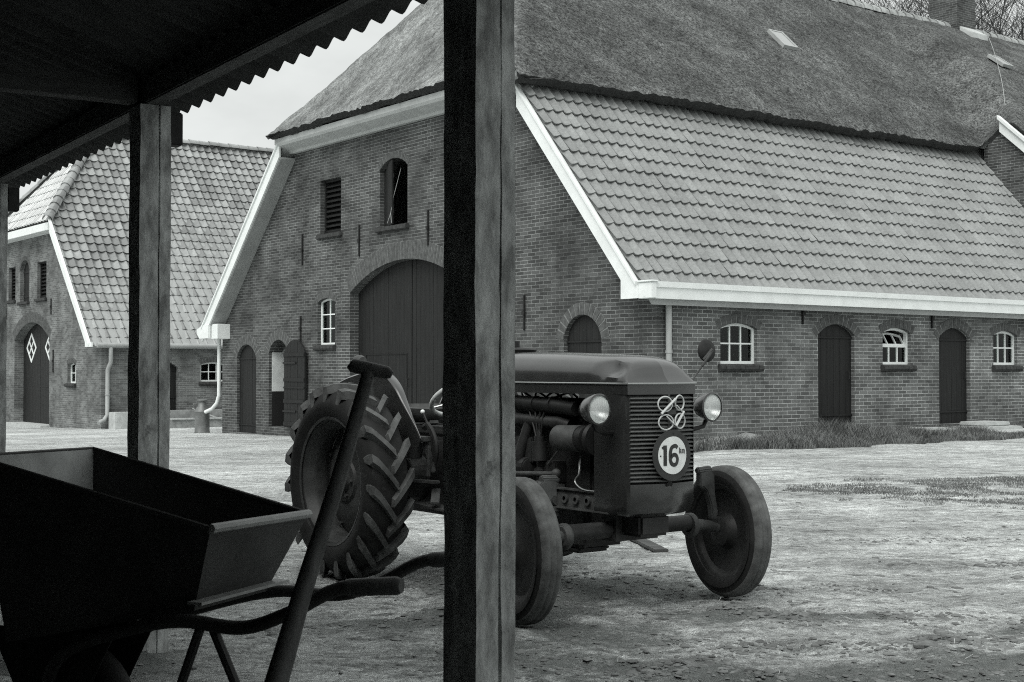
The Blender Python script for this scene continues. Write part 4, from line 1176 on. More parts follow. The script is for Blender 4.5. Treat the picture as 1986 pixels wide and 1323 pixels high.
# rear view mirror seen from behind
mi = empty('mirror', (0,.552,1.325)); mi.parent = tr
m = MB(); nrm = Vector((1,-.04,.06)).normalized()
a1 = nrm.cross(Vector((0,0,1))).normalized(); a2 = a1.cross(nrm)
prof = [(-.012,.0),(-.012,.059),(-.007,.062),(.0,.057),(.007,.033),(.009,0)]
m.lathe(prof, 28, lambda h,x,z: tuple(nrm*h+a1*x+a2*z)); T('mirror_back', m, 'iron', mi, sm=40)
m = MB(); m.tube([nrm*.02, nrm*.045, Vector((.02,-.06,-.085))], .0075, 8); m.tube([(.02,-.06,-.085),(0,-.17,-.22)], .005, 8); m.tube([nrm*.045+Vector((0,.0,.004)), Vector((.01,-.035,-.05))], .011, 8); T('arm', m, 'dusty', mi, sm=40)

# engine bay, right-hand side
eng = MB(); eng.box(-.88,-.17,-.11,.11,.5,.98); eng.box(-.9,-.15,-.09,.09,.98,1.07)
eo = T('engine', eng, 'cast', bevel=.015)
m = MB(); m.box(-.86,-.2,-.135,.135,.3,.5); m.box(-.75,-.28,-.11,.11,.26,.3); m.box(-.2,.2,-.1,.1,.39,.5); m.box(-1.35,-.86,-.15,.15,.3,.85); T('sump', m, 'cast', eo, bevel=.015)
m = MB(); m.tube([(-.95,-.17,1.06),(-.6,-.18,1.04),(-.35,-.18,1.03),(-.22,-.17,1.02)], [.03,.04,.04,.038], 14)
for x in (-.55,-.4): m.tube([(x-.006,-.18,1.037),(x+.006,-.18,1.037)], .046, 14)
m.tube([(-.2,-.16,1.02),(-.12,-.1,1.0),(-.05,-.06,1.0)], .035, 12); T('air_hose', m, 'black', eo, sm=40)
m = MB()
m.tube([(-.86,-.17,.955),(-.35,-.17,.945),(-.3,-.15,.93)], .034, 12)
for x in (-.8,-.6,-.42): m.tube([(x,-.17,.95),(x,-.08,.94)], .03, 10)
m.tube([(-.62,-.17,.95),(-.66,-.2,.8),(-.7,-.21,.66)], .03, 10); T('exhaust_manifold', m, 'cast', eo, sm=40)
m = MB(); m.tube([(-.72,-.18,.7),(-.6,-.19,.7)], .05, 14); m.box(-.75,-.58,-.19,-.1,.72,.86); m.box(-.56,-.38,-.18,-.1,.62,.74); m.tube([(-.5,-.19,.68),(-.5,-.22,.68)], .03, 10); T('carburettor', m, 'cast', eo, bevel=.008)
m = MB(); m.tube([(-.325,-.2,.866),(-.135,-.2,.87)], .068, 24); do = T('dynamo', m, 'dusty', eo, sm=40)
m = MB(); m.tube([(-.13,-.2,.87),(-.08,-.2,.87),(-.07,-.2,.87)], [.066,.07,.05], 20); m.lathe([(-.035,.03),(-.035,.085),(-.02,.07),(-.005,.085),(-.005,.03)], 24, lambda h,x,z:(h,-.2+x,.87+z)); T('dynamo_pulley', m, 'black', do, sm=40)
m = MB()
for k in range(4):
    a = k*PI/2+.5; m.obox((.02,.0+.13*math.cos(a),.88+.13*math.sin(a)), (.008,.012,0), (0,.09*math.cos(a),.09*math.sin(a)), (.012,-.04*math.sin(a),.04*math.cos(a)))
m.lathe([(-.06,.0),(-.06,.08),(-.02,.08),(-.02,.03),(.03,.03),(.03,0)], 20, lambda h,x,z:(h,x,.88+z)); T('fan', m, 'black', eo)
m = MB(); m.box(.075,.115,-.215,.215,.55,1.09); T('radiator', m, 'black', bevel=.01)
m = MB(); m.box(-.15,.075,-.12,.12,.95,1.07); T('header_duct', m, 'black', eo)
m = MB(); m.tube(cr([(-.2,-.16,.78),(-.17,-.19,.74),(-.15,-.21,.69),(-.17,-.22,.65),(-.1,-.225,.615),(.02,-.225,.612),(.1,-.22,.614)], 5), .0045, 6); T('cable', m, 'trim', eo, sm=60)
m = MB(); m.tube([(-.3,-.19,.8),(-.22,-.19,.93)], .006, 6); m.tube([(-.44,-.19,.72),(-.22,-.18,.92)], .005, 6); m.tube([(-.5,-.2,.9),(-.5,-.2,.79)], .005, 6); T('throttle_rod', m, 'dusty', eo)
m = MB()
for k in range(4): m.tube(cr([(-.78+.14*k,-.05,1.075),(-.77+.14*k,-.12,1.1),(-.6+.05*k,-.19,1.0+.01*k),(-.5,-.2,.8)], 4), .006, 6)
T('ignition_lead', m, 'black', eo, sm=60)
m = MB(); m.tube([(-.5,-.2,.74),(-.5,-.2,.84)], .042, 14); m.tube([(-.5,-.2,.84),(-.5,-.2,.87)], .028, 12); T('distributor', m, 'cast', eo, sm=40)
m = MB()
for x in (-.85,-.7,-.55,-.4,-.25):
    for z in (.52,.96): m.lathe([(-.118,.0),(-.118,.011),(-.105,.012)], 6, lambda h,xx,zz,x=x,z=z:(x+xx,h,z+zz))
T('bolt_head', m, 'dusty', eo)
# front axle: radius bracket with bolt holes, beam, stub axles
m = MB()
m.box(-.325,.093,-.212,-.19,.508,.605); m.box(-.325,.093,-.226,-.19,.6,.612); m.box(-.325,.093,-.226,-.19,.502,.514)
ab = T('axle_bracket', m, 'dusty', bevel=.003)
m = MB()
for x in (-.255,-.165,-.07,.015): m.lathe([(-.226,.012),(-.226,.024),(-.21,.024)], 14, lambda h,xx,z,x=x:(x+xx,h,.558+z))
T('bolt_ring', m, 'dusty', ab, sm=40)
m = MB(); m.tube([(-.52,-.2,.54),(-.42,-.2,.55),(-.33,-.2,.556)], [.05,.06,.045], 14); m.tube([(-.345,-.205,.46),(-.345,-.205,.66)], .018, 10); m.box(-.37,-.32,-.23,-.17,.6,.625); m.box(-.37,-.32,-.23,-.17,.485,.51); m.ball((-.345,-.205,.68), .026, 12, 8); m.ball((-.345,-.205,.645), .022, 12, 8); T('radius_joint', m, 'dusty', ab, sm=40)
m = MB(); m.tube([(-.36,-.21,.678),(-1.2,-.34,.64)], .012, 8); m.tube([(-.36,-.21,.645),(-1.2,-.3,.5)], .012, 8); m.tube([(-.36,-.22,.62),(-.75,-.5,.56),(-.1,-.6,.55)], .011, 8); T('drag_link', m, 'dusty', sm=40)
m = MB(); m.tube([(0,-.44,.415),(0,.42,.415)], .042, 16); m.box(-.05,.06,-.14,.14,.36,.5); fa = T('front_axle', m, 'cast', sm=40)
for s in (-1,1):
    m = MB(); m.lathe([(-.04,.035),(-.04,.058),(-.03,.066),(-.015,.066),(.0,.05),(.0,.03)], 24, lambda h,x,z: (x, s*(.445+h), .40+z)); m.tube([(0,s*.42,.40),(0,s*.5,.398),(0,s*.57,.385),(0,s*.62,.372)], [.032,.03,.03,.024], 14)
    T('stub_axle', m, 'dusty', fa, sm=40)
    m = MB(); pl_ = [(.48,.68),(.56,.69),(.585,.66),(.59,.56),(.612,.46),(.60,.42),(.57,.42),(.56,.5),(.53,.575),(.5,.6),(.48,.6)]
    m.prism(pl_, lambda y,z,x: (x, s*y, z), -.02, .02); m.tube([(-.0,s*.47,.685),(0,s*.57,.69)], .02, 10)
    T('steering_arm', m, 'dusty', fa, bevel=.006)
# wheels
def front_wheel(s):
    w = empty('wheel', (0, s*.69, .352), R(-9.5)); w.parent = tr
    Rr = .352; W = .062
    prof = []
    for k in range(17):
        t = -1+2*k/16
        r = Rr-.008*t*t-.05*abs(t)**7
        if k % 4 == 2: r -= .005
        prof.append((W*t, r))
    full = [(-.045,.245),(-.058,.262),(-.067,.285),(-.068,.30)]+prof[0:]+[(.068,.30),(.067,.285),(.058,.262),(.045,.245)]
    m = MB(); m.lathe(full, 56, closed=True); ty = T('tyre', m, 'rubber', w, sm=50)
    m = MB()
    for i in range(16):
        if i % 4 == 1: continue
    # dusty running band
    band = [(p[0], p[1]+.0012) for p in prof[1:-1]]
    m.lathe(band+[(q[0],q[1]-.003) for q in band[::-1]], 56, closed=True); T('tread', m, 'tread', ty, sm=50)
    m = MB(); i_ = -s
    m.lathe([(i_*.055,.252),(i_*.058,.262),(i_*.048,.255),(i_*.042,.235),(i_*.03,.225),(i_*.012,.215),(i_*.005,.19),(-i_*.005,.13),(-i_*.0,.1),(i_*.02,.085),(i_*.05,.08),(i_*.058,.06),(i_*.06,.0)], 40)
    m.lathe([(-i_*.055,.252),(-i_*.058,.262),(-i_*.048,.255),(-i_*.042,.235),(-i_*.03,.225),(-i_*.015,.215),(-i_*.02,.12),(-i_*.035,.09),(-i_*.06,.05),(-i_*.075,.04),(-i_*.075,0)], 40)
    m.lathe([(-.055,.252),(.055,.252),(.04,.246),(-.04,.246)], 40, closed=True)
    T('rim', m, 'rimdark', w, sm=35)
for s in (-1,1): front_wheel(s)
def rear_wheel(s):
    w = empty('wheel', (-1.78, -.655 if s < 0 else .76, .572)); w.parent = tr
    Rc = .54; W = .125
    prof = []
    for k in range(13):
        t = -1+2*k/12; prof.append((W*t, Rc-.02*t*t-.035*abs(t)**8))
    full = [(-.1,.36),(-.12,.385),(-.138,.43),(-.138,.46)]+prof+[(.138,.46),(.138,.43),(.12,.385),(.1,.36)]
    m = MB(); m.lathe(full, 64, closed=True); ty = T('tyre', m, 'rubber', w, sm=50)
    m = MB(); NL = 19
    for side in (-1,1):
        for i in range(NL):
            th0 = 2*PI*(i+(.5 if side > 0 else 0))/NL
            secs = []; nsg = 6
            for j in range(nsg+1):
                q = j/nsg
                y = side*(-.012+q*(W+.014))
                th = th0+.30*q
                rb = Rc-.02*(y/W)**2-.012; rt_ = Rc+.036-.012*q*q
                hw = .027+.005*q
                if q > .95: rt_ = Rc+.012; y = side*(W+.006)
                dt = hw/Rc; dt2 = dt*.72
                # forward face of the wheel is +x; angle measured from +x upwards
                def pt(r, a): return (r*math.cos(a), y, r*math.sin(a))
                secs.append([pt(rb, th-dt), pt(rt_, th-dt2), pt(rt_, th+dt2), pt(rb, th+dt)])
            # shoulder run-out on the sidewall
            y = side*(W+.008); th = th0+.33; dt = .03
            secs.append([(.45*math.cos(th-dt), y, .45*math.sin(th-dt)), (.45*math.cos(th-dt*.6), side*(W+.012), .45*math.sin(th-dt*.6)), (.45*math.cos(th+dt*.6), side*(W+.012), .45*math.sin(th+dt*.6)), (.45*math.cos(th+dt), y, .45*math.sin(th+dt))])
            P = [p for sc in secs for p in sc]; F = []
            for j in range(len(secs)-1):
                for k in range(3): F.append((j*4+k, j*4+k+1, (j+1)*4+k+1, (j+1)*4+k))
            F += [(0,1,2,3)]
            m.add(P, F)
    T('tread_lugs', m, 'lug', ty, sm=25)
    m = MB(); o_ = s
    m.lathe([(o_*.112,.362),(o_*.118,.378),(o_*.106,.376),(o_*.1,.355),(o_*.07,.345),(o_*.045,.325),(o_*.02,.322),(-o_*.02,.322),(-o_*.045,.325),(-o_*.07,.345),(-o_*.1,.355),(-o_*.106,.376),(-o_*.118,.378),(-o_*.112,.362),(-.0,.335)], 48, closed=False)
    m.lathe([(-o_*.06,.335),(-o_*.055,.32),(-o_*.045,.29),(-o_*.01,.22),(o_*.01,.15),(o_*.005,.13),(o_*.02,.12),(o_*.022,.075),(o_*.05,.07),(o_*.053,.0)], 48)
    m.lathe([(-o_*.075,.33),(-o_*.065,.28),(-o_*.03,.15),(-.05*o_,.12),(-.1*o_,.11),(-.12*o_,0)], 40)
    for k in range(6): a = k*PI/3; m.lathe([(o_*.018,.012),(o_*.038,.012),(o_*.039,0)], 6, lambda h,x,z,a=a: (.098*math.cos(a)+x, h, .098*math.sin(a)+z))
    for k in range(8): a = k*PI/4+.3; m.lathe([(-o_*.055,.014),(-o_*.03,.014),(-o_*.029,0)], 6, lambda h,x,z,a=a: (.3*math.cos(a)+x, h, .3*math.sin(a)+z))
    T('rim', m, 'rim', w, sm=35)
for s in (-1,1): rear_wheel(s)
# mudguards over the inner half of the rear wheels
for s in (-1,1):
    up_ = cr([(-2.46,0,.86),(-2.40,0,.99),(-2.27,0,1.125),(-2.05,0,1.182),(-1.86,0,1.202),(-1.72,0,1.196),(-1.59,0,1.125),(-1.493,0,1.034),(-1.407,0,.953),(-1.334,0,.884),(-1.287,0,.83)], 4)
    low = [(-1.3,.795),(-1.33,.765),(-1.45,.737),(-1.62,.7),(-1.95,.7),(-2.3,.76)]
    m = MB(); poly = [(p.x, p.z) for p in up_]+low
    m.prism(poly, lambda x,z,y: (x, s*y, z), .45, .456)
    n = len(up_); cx_ = Vector((-1.85,0,.6))
    P = []; F = []
    for ip, p in enumerate(up_):
        d_ = (p-cx_).normalized(); wf = .14+.86*(1-smooth(.5, .95, ip/(n-1)))
        for (y, o) in ((.503,-.006),(.5065,.002),(.5,.010),(.486,.014),(.462,.012),(.44,.004),(.434,-.012),(.439,-.012),(.446,.0),(.464,.006),(.486,.006)):
            q = p+d_*o*(.35+.65*wf); P.append((q.x, s*(.455-(.505-y)*wf), q.z))
    L = 11
    for i in range(n-1):
        for k in range(L): k2 = (k+1) % L; F.append((i*L+k, i*L+k2, (i+1)*L+k2, (i+1)*L+k))
    F += [tuple(range(L)), tuple((n-1)*L+k for k in range(L))[::-1]]
    m.add(P, F); mg = T('mudguard', m, 'paint', sm=40)
    if s < 0:
        m = MB(); m.tube([(-1.93,-.48,1.19),(-1.93,-.48,1.25)], .01, 8); m.lathe([(-.03,0),(-.03,.03),(0,.042),(.03,.042),(.035,.03),(.04,0)], 18, lambda h,x,z: (-1.93-h, -.48+x, 1.27+z)); T('marker_lamp', m, 'dusty', mg, sm=40)
# transmission, rear axle, controls
m = MB(); m.box(-2.0,-1.3,-.17,.17,.36,.82); m.lathe([(-.6,.0),(-.6,.09),(-.45,.1),(-.2,.15),(.2,.15),(.45,.1),(.6,.09),(.6,0)], 20, lambda h,x,z: (-1.78+x,h,.572+z)); m.box(-2.05,-1.5,-.13,.13,.82,.88)
to = T('gearbox', m, 'cast', bevel=.02)
m = MB(); m.tube([(-1.62,-.3,.66),(-1.58,-.3,.8)], .05, 14); m.lathe([(-.06,0),(-.06,.07),(.05,.085),(.06,0)], 16, lambda h,x,z: (-1.6+x,-.3+h,.63+z)); m.box(-1.66,-1.45,-.33,-.27,.8,.83); m.tube([(-1.5,-.29,.82),(-1.44,-.27,.62)], .02, 8)
for k in range(5): m.ball((-1.66+.02*k,-.36,.6+.05*k), .016, 8, 5)
m.bar((-1.8,-.42,.57),(-1.3,-.33,.575), .05, .02); m.bar((-1.36,-.3,.53),(-1.25,-.38,.46), .05, .015); m.tube([(-1.42,-.31,.78),(-1.43,-.31,.6)], .014, 8)
T('brake_gear', m, 'dusty', to, bevel=.004)
m = MB(); m.tube([(-1.507,-.3,.972),(-1.45,-.3,.9)], .007, 8)
m.tube(cr([(-1.46,-.3,.905),(-1.41,-.3,.87),(-1.37,-.3,.81),(-1.36,-.3,.74),(-1.375,-.3,.69)], 4), .016, 8); m.tube(cr([(-1.475,-.3,.885),(-1.44,-.3,.88),(-1.4,-.3,.82),(-1.39,-.3,.74)], 4), .01, 8); m.tube([(-1.49,-.3,.885),(-1.45,-.3,.895)], .02, 8)
lv = T('lever', m, 'black', sm=40)
m = MB(); m.ball((-1.509,-.3,.975), .0135, 12, 8); T('knob', m, 'white', lv, sm=60)
m = MB(); m.tube([(-.9,0,1.0),(-1.5,0,1.06)], .018, 8); so = T('steering_column', m, 'cast', sm=40)
nrm = Vector((-.55,.0,.83)).normalized(); a1 = Vector((0,1,0)); a2 = nrm.cross(a1)
cc = Vector((-1.52,0,1.06)); m = MB(); m.tube([cc+a1*.205*math.cos(2*PI*k/36)+a2*.205*math.sin(2*PI*k/36) for k in range(36)], .0145, 8, closed=True)
sw = T('steering_wheel', m, 'wire', sm=60)
m = MB()
for k in range(3):
    a = k*2*PI/3+.4; m.tube([cc-nrm*.02, cc+(a1*math.cos(a)+a2*math.sin(a))*.2], .007, 6)
m.tube([cc-nrm*.04, cc+nrm*.01], .03, 12); T('spoke', m, 'trim', sw, sm=40)
m = MB(); m.lathe([(.02,0),(.0,.08),(.02,.16),(.06,.2),(.1,.21),(.105,.205),(.065,.19),(.03,.15),(.012,.08),(.03,0)], 24, lambda h,x,z: (-2.02+x*.9, z, .9+h-.1*max(0,x))); m.bar((-2.0,0,.86),(-1.85,0,.9), .06, .02); T('seat', m, 'dusty', sm=50)
m = MB(); m.bar((-1.5,-.32,.44),(-1.1,-.3,.42), .12, .012); m.bar((-1.5,.32,.44),(-1.1,.3,.42), .12, .012); T('footrest', m, 'dusty')
m = MB(); m.bar((-2.0,-.2,.45),(-2.55,-.36,.4), .04, .03); m.bar((-2.0,.2,.45),(-2.55,.36,.4), .04, .03); m.tube([(-2.0,-.2,.9),(-2.3,-.3,.92),(-2.35,-.33,.42)], .014, 8); m.tube([(-2.0,.2,.9),(-2.3,.3,.92),(-2.35,.33,.42)], .014, 8); T('lift_arm', m, 'cast')

# ------------------------------------------------------------------ bare trees beyond the ridge
def bare_tree(x, y, H, seed, label, cat='tree'):
    rnd = random.Random(seed); z0 = gz(x, y)
    root = tag(empty('bare_tree', (x,y,z0-.2)), label, cat, 'bare trees beyond the thatched barn')
    tk = MB(); cw = MB()
    def grow(p, d, L, r, lev):
        n = 4 if lev < 2 else 3; pts = [p]; q = p.copy(); dd = d.copy()
        for i in range(n):
            dd = (dd+Vector((rnd.uniform(-.22,.22), rnd.uniform(-.22,.22), rnd.uniform(-.05,.16)))).normalized()
            q = q+dd*L/n; pts.append(q.copy())
        rad = [r*(1-.55*i/n) for i in range(n+1)]
        if lev == 0: tk.tube(pts, rad, 10)
        else: cw.tube(pts, [max(a,.008) for a in rad], 5 if lev < 3 else 3, cap=False)
        if lev >= 4: return
        kids = (9,6,5,4)[lev]
        for k in range(kids):
            t = rnd.uniform(.3,1) if lev else rnd.uniform(.35,1)
            i = min(n-1, int(t*n)); fr_ = t*n-i; b = pts[i].lerp(pts[i+1], fr_)
            ax = Vector((rnd.uniform(-1,1),rnd.uniform(-1,1),rnd.uniform(-.2,.5))).normalized()
            nd = (dd*.75+ax*.85).normalized()
            grow(b, nd, L*rnd.uniform(.5,.72), max(rad[i]*rnd.uniform(.38,.55), .009), lev+1)
    grow(Vector((0,0,0)), Vector((rnd.uniform(-.08,.08),rnd.uniform(-.08,.08),1)), H*.55, .26, 0)
    tk.build('trunk', M['bark'], root, fix=False, sm=60, uv=False)
    cw.build('crown', M['bark'], root, fix=False, uv=False)
    return root
TL = [(16.2,61,22,'leafless tree behind the ridge, farthest left of the bare trees'),
      (18.6,63,23,'leafless tree rising close on the left of the brick chimney'),
      (20.0,58,22,'leafless tree right behind the brick chimney'),
      (22.6,64,24,'leafless tree just right of the brick chimney'),
      (23.6,60,22,'twiggy leafless tree between the chimney and the right edge'),
      (26.0,66,24,'leafless tree at the top right corner of the view')]
for i, (x,y,H,lb) in enumerate(TL): bare_tree(x,y,H,30+i,lb)

# ------------------------------------------------------------------ ground
def axis(lo, hi, step, far):
    v = []; x = lo
    while x <= hi+1e-6: v.append(x); x += step
    s = step; x = hi
    while x < far: s *= 1.35; x += s; v.append(x)
    s = step; x = lo
    while x > -far: s *= 1.35; x -= s; v.insert(0, x)
    return v
def rut(x, y):
    r = 0
    for (c, k, q, x0, x1) in ((14.9,.03,.012,1,30),(16.3,.03,.012,1,30),(9.6,-.42,.02,-7,-.8),(11.2,-.42,.02,-7,.5),(6.15,.10,.01,1.9,9),(7.9,.13,.01,2.0,9)):
        if x0-.5 < x < x1:
            yc = c+k*x+q*x*x+.06*mnoise.noise((x*.8, c, 0))
            r = max(r, math.exp(-((y-yc)/.11)**2)*smooth(x0-.5,x0+.6,x)*(.35+.65*max(0,min(1,.6+1.2*mnoise.noise((x*1.3,c*3,4))))))
    return r
# patches of churned dark soil lying about the yard (x, y, half sizes, strength)
SOIL = [(.45,7.75,.55,.5,.45),(.25,5.65,.5,.3,.5),(.72,5.62,.22,.18,.5),(1.55,6.75,.45,.3,.42),(1.05,6.85,.3,.2,.3),(1.95,6.8,.4,.16,.35),(2.3,5.7,.6,.2,.5),
        (1.2,6.0,.5,.14,.3),(2.0,6.15,.3,.12,.4),(2.9,6.6,.6,.12,.4),(1.75,7.6,.5,.12,.3),(-.55,6.6,.5,.35,.4),(-.35,7.6,.4,.4,.35),(3.2,8.6,.6,.1,.35),(2.6,9.8,.8,.12,.3),
        (1.6,5.35,.8,.14,.4),(2.6,5.3,.5,.12,.45),(-1.9,9.6,.5,.15,.3),(-2.6,12.2,1.2,.18,.3),(3.6,11.2,1.2,.14,.3),(-4.0,16,1.5,.3,.3)]
def mudness(x, y):
    m = .5*mnoise.fractal((x*.55, y*.8, 2.2), 1.0, 2.0, 4)+.12
    m += .05*math.exp(-((y-5.2)/1.0)**2)*smooth(-2,0,x)            # trodden strip before the shed
    m += .05*math.exp(-((y-4.3)/.35)**2)*smooth(-.3,.5,x)
    r = Vector((x,y))-BO; a = r.dot(V); b = r.dot(U)
    m += .3*math.exp(-((a+1.5)/.8)**2)*smooth(4,9,b)*(1-smooth(14,20,b))   # damp track along the gable
    for tx, ty, k in ((.3,6.3,.15),(1.0,6.9,.12),(-.6,7.6,.15),(.4,7.4,.12)): m += k*math.exp(-((x-tx)**2+(y-ty)**2)/.5)
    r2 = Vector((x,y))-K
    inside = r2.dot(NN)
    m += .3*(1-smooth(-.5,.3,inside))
    m -= .32*smooth(6.5,9,y)*(1-smooth(-1.2,0,b+.0)*smooth(-2,0,a))
    m += .24*max(0,1-(((x-5.4)/2.5)**2+((y-13.4)/1.9)**2))+.45*rut(x,y)
    for (cx, cy, rx, ry, k) in SOIL:
        d = ((x-cx)/rx)**2+((y-cy)/ry)**2
        if d < 4: m += .62*k*math.exp(-d)
    return max(0, min(1, m+.1))
X = axis(-5, 9, .055, 500); Y = axis(1.0, 14, .075, 30)
Y = [y for y in Y if y <= 14]; y = 14.
Y = [-500,-200,-80,-30,-12,-6,-3,-1.5,-.5,.3]+[1+.1*i for i in range(22)]+[3.2+.05*i for i in range(140)]+[10.2+.1*i for i in range(50)]+[15.2+.22*i for i in range(1,115)]
y = Y[-1]; s = .3
while y < 600: s *= 1.3; y += s; Y.append(y)
def surf(xx, yy):
    z = gz(xx, yy); md = 0
    if -9 < xx < 13 and .5 < yy < 36:
        md = mudness(xx, yy)
        z += .018*mnoise.noise((xx*.9, yy*.9, 0))-.02*rut(xx, yy)
        if yy < 15.2:
            f = 1-smooth(13, 15.2, yy)
            rg = mnoise.fractal((xx*3.2, yy*4.2, 7.7), .9, 2.1, 5)
            z += f*(.017*rg+.06*max(0, md-.2)*rg+.006*mnoise.noise((xx*11,yy*12,6)))
            z += f*(.03*abs(mnoise.noise((xx*7, yy*8, 3)))*max(0, md-.2)+.012*mnoise.noise((xx*15,yy*15,1))*max(0,md-.15))
    return z, md
P = []; mud = []
for yy in Y:
    for xx in X:
        z, md = surf(xx, yy)
        P.append((xx, yy, z)); mud.append(md)
nx = len(X); F = []
for j in range(len(Y)-1):
    for i in range(nx-1): F.append((j*nx+i, j*nx+i+1, (j+1)*nx+i+1, (j+1)*nx+i))
me = bpy.data.meshes.new('ground'); me.from_pydata(P, [], F)
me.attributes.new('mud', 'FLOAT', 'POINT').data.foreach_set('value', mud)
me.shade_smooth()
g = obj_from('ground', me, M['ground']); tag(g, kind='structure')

# clods of dirt and small stones: nobody could count them
m = MB(); rc = random.Random(5)
def clod(x, y, r):
    z = surf(x, y)[0]-.12*r; rot = rc.uniform(0, PI); n = 6; P = []; c0, s0_ = math.cos(rot), math.sin(rot)
    ex = rc.uniform(.8,1.7); ht = rc.uniform(.35,.7)
    rings = ((-.3,.85),(.25,1.0),(.75,.6))
    for h, q in rings:
        for k in range(n):
            a = 2*PI*k/n; rr = r*q*rc.uniform(.75,1.2)
            u = rr*ex*math.cos(a); v = rr*math.sin(a)
            P.append((x+u*c0-v*s0_, y+u*s0_+v*c0, z+h*r*ht+rc.uniform(-.1,.1)*r))
    P.append((x, y, z+r*ht*.95)); F = []
    for i in range(2):
        for k in range(n): k2 = (k+1) % n; F.append((i*n+k,i*n+k2,(i+1)*n+k2,(i+1)*n+k))
    for k in range(n): F.append((2*n+k, 2*n+(k+1)%n, 3*n))
    m.add(P, F)
cnt = 0
while cnt < 14000:
    x = rc.uniform(-4.5, 9.5); y = 3.3+13*rc.random()**1.5
    md = mudness(x, y)
    if rc.random() > max(0,md-.3)*2.2+.05: continue
    clod(x, y, min(.03, .003+abs(rc.gauss(0,.0062)))); cnt += 1
for _ in range(6500):
    cx, cy, rx, ry, k = rc.choice(SOIL[:16])
    x = rc.gauss(cx, rx*.62); y = rc.gauss(cy, ry*.62)
    if mnoise.noise((x*2.6, y*3.2, 12)) < rc.uniform(-.5,.25): continue
    clod(x, y, min(.03, .004+abs(rc.gauss(0,.0075))))
for (x,y,r) in ((2.2,8.2,.05),(2.95,8.0,.035),(3.6,8.5,.045),(3.9,7.2,.03),(2.5,7.7,.03),(1.8,6.0,.045),(1.9,6.2,.03),(-.6,5.6,.05),(-1.2,6.3,.03),(2.0,6.4,.04),(4.4,8.6,.03)): clod(x,y,r)
o = m.build('dirt_clods', M['clod'], None, fix=False, sm=30, uv=False); tag(o, 'scattered clods of dirt and small stones on the yard', 'dirt', kind='stuff')
sw_ = MB(); n_ = 0
while n_ < 900:
    x = rc.uniform(-5, 9.5); y = 3.4+14*rc.random()**1.4; a = rc.uniform(0, PI); l = rc.uniform(.01,.035); w_ = rc.uniform(.001,.002)
    c0, s0_ = math.cos(a)*l, math.sin(a)*l; z = surf(x,y)[0]+.01
    sw_.add([(x-c0-w_*math.sin(a),y-s0_+w_*math.cos(a),z-.006),(x-c0+w_*math.sin(a),y-s0_-w_*math.cos(a),z-.006),(x+c0+w_*math.sin(a),y+s0_-w_*math.cos(a),z+.008),(x+c0-w_*math.sin(a),y+s0_+w_*math.cos(a),z+.008)], [(0,1,2,3)]); n_ += 1
o = sw_.build('straw', M['wood'], None, fix=False, uv=False); tag(o, 'flecks of pale straw trodden into the yard', 'straw', kind='stuff')
bd = MB(); bd.box(-.36,.36,-.05,.05,0,.02); bx_, by_ = .72*1.25, 9.0
o = bd.build('loose_board', M['dusty'], None, loc=(.94,9.54,surf(.94,9.54)[0]+.004), rot=(0,.01,R(-80)), bevel=.004); tag(o, 'weathered short board lying on the sand beyond the tractor', 'board')

# sand heap against the foot of the wall
m = MB(); n = 26; P = []; F = []
c = BO+V*1.75+U*(-.32)
for j in range(n+1):
    for i in range(n+1):
        u = -1.7+3.4*i/n; v = -.75+1.05*j/n
        h = .19*max(0, 1-(u/1.6)**2)*max(0,1-((v-.25)/.95)**2)+.05*mnoise.noise((u*3,v*3,4))
        q = c+V*u+U*v; P.append((q.x, q.y, gz(q.x,q.y)-.05+h))
for j in range(n):
    for i in range(n): F.append((j*(n+1)+i,j*(n+1)+i+1,(j+1)*(n+1)+i+1,(j+1)*(n+1)+i))
m.add(P, F); me_o = m.build('sand_heap', M['concrete'], None, fix=False, sm=80); tag(me_o, 'low pale heap of rubble and sand at the foot of the barn corner', 'sand heap')

# grass: verge along the wall and a thin patch in the yard
gm = MB(); rg = random.Random(11)
def blade(x, y, z, h, w, lean):
    a = rg.uniform(0, 2*PI); dx, dy = math.cos(a), math.sin(a); b = rg.uniform(0, 2*PI); lx, ly = math.cos(b)*lean*h, math.sin(b)*lean*h
    gm.v += [(x-dx*w,y-dy*w,z-.01),(x+dx*w,y+dy*w,z-.01),(x+lx*.4+dx*w*.7,y+ly*.4+dy*w*.7,z+h*.6),(x+lx*.4-dx*w*.7,y+ly*.4-dy*w*.7,z+h*.6),(x+lx,y+ly,z+h)]
    n = len(gm.v)-5; gm.f += [(n,n+1,n+2,n+3),(n+3,n+2,n+4)]
for _ in range(80000):
    a = rg.uniform(-.5, 13); b = -.1-2.3*rg.random()
    lim = -.95-.85*smooth(-.3,2.2,a)+.28*mnoise.noise((a*1.1,0,0))+.15*mnoise.noise((a*4,0,7))
    if b < lim: continue
    if a > 6.9 and b > -1.42+.0 and b > -1.45: 
        if -.62 < b+1.0 < .47: continue
    if 7 < a < 8.5 and b > -.85: continue
    top = -.5 if a < 2.0 else -.05
    if a < 2.4 and b > -.3-.55*(1-smooth(.8,2.4,a)): continue
    p = BO+V*a+U*b
    tuft = .5+.5*mnoise.noise((a*1.6,b*1.6,3))
    h = (.08+.2*tuft)*(1+1.2*math.exp(-((a-3.1)/.6)**2-((b+.75)/.5)**2))*(1-.55*smooth(-1.2,-1.9,b))*rg.uniform(.6,1.2)
    if a > 6.5: h *= .75
    blade(p.x, p.y, gz(p.x,p.y), h, .006, .55)
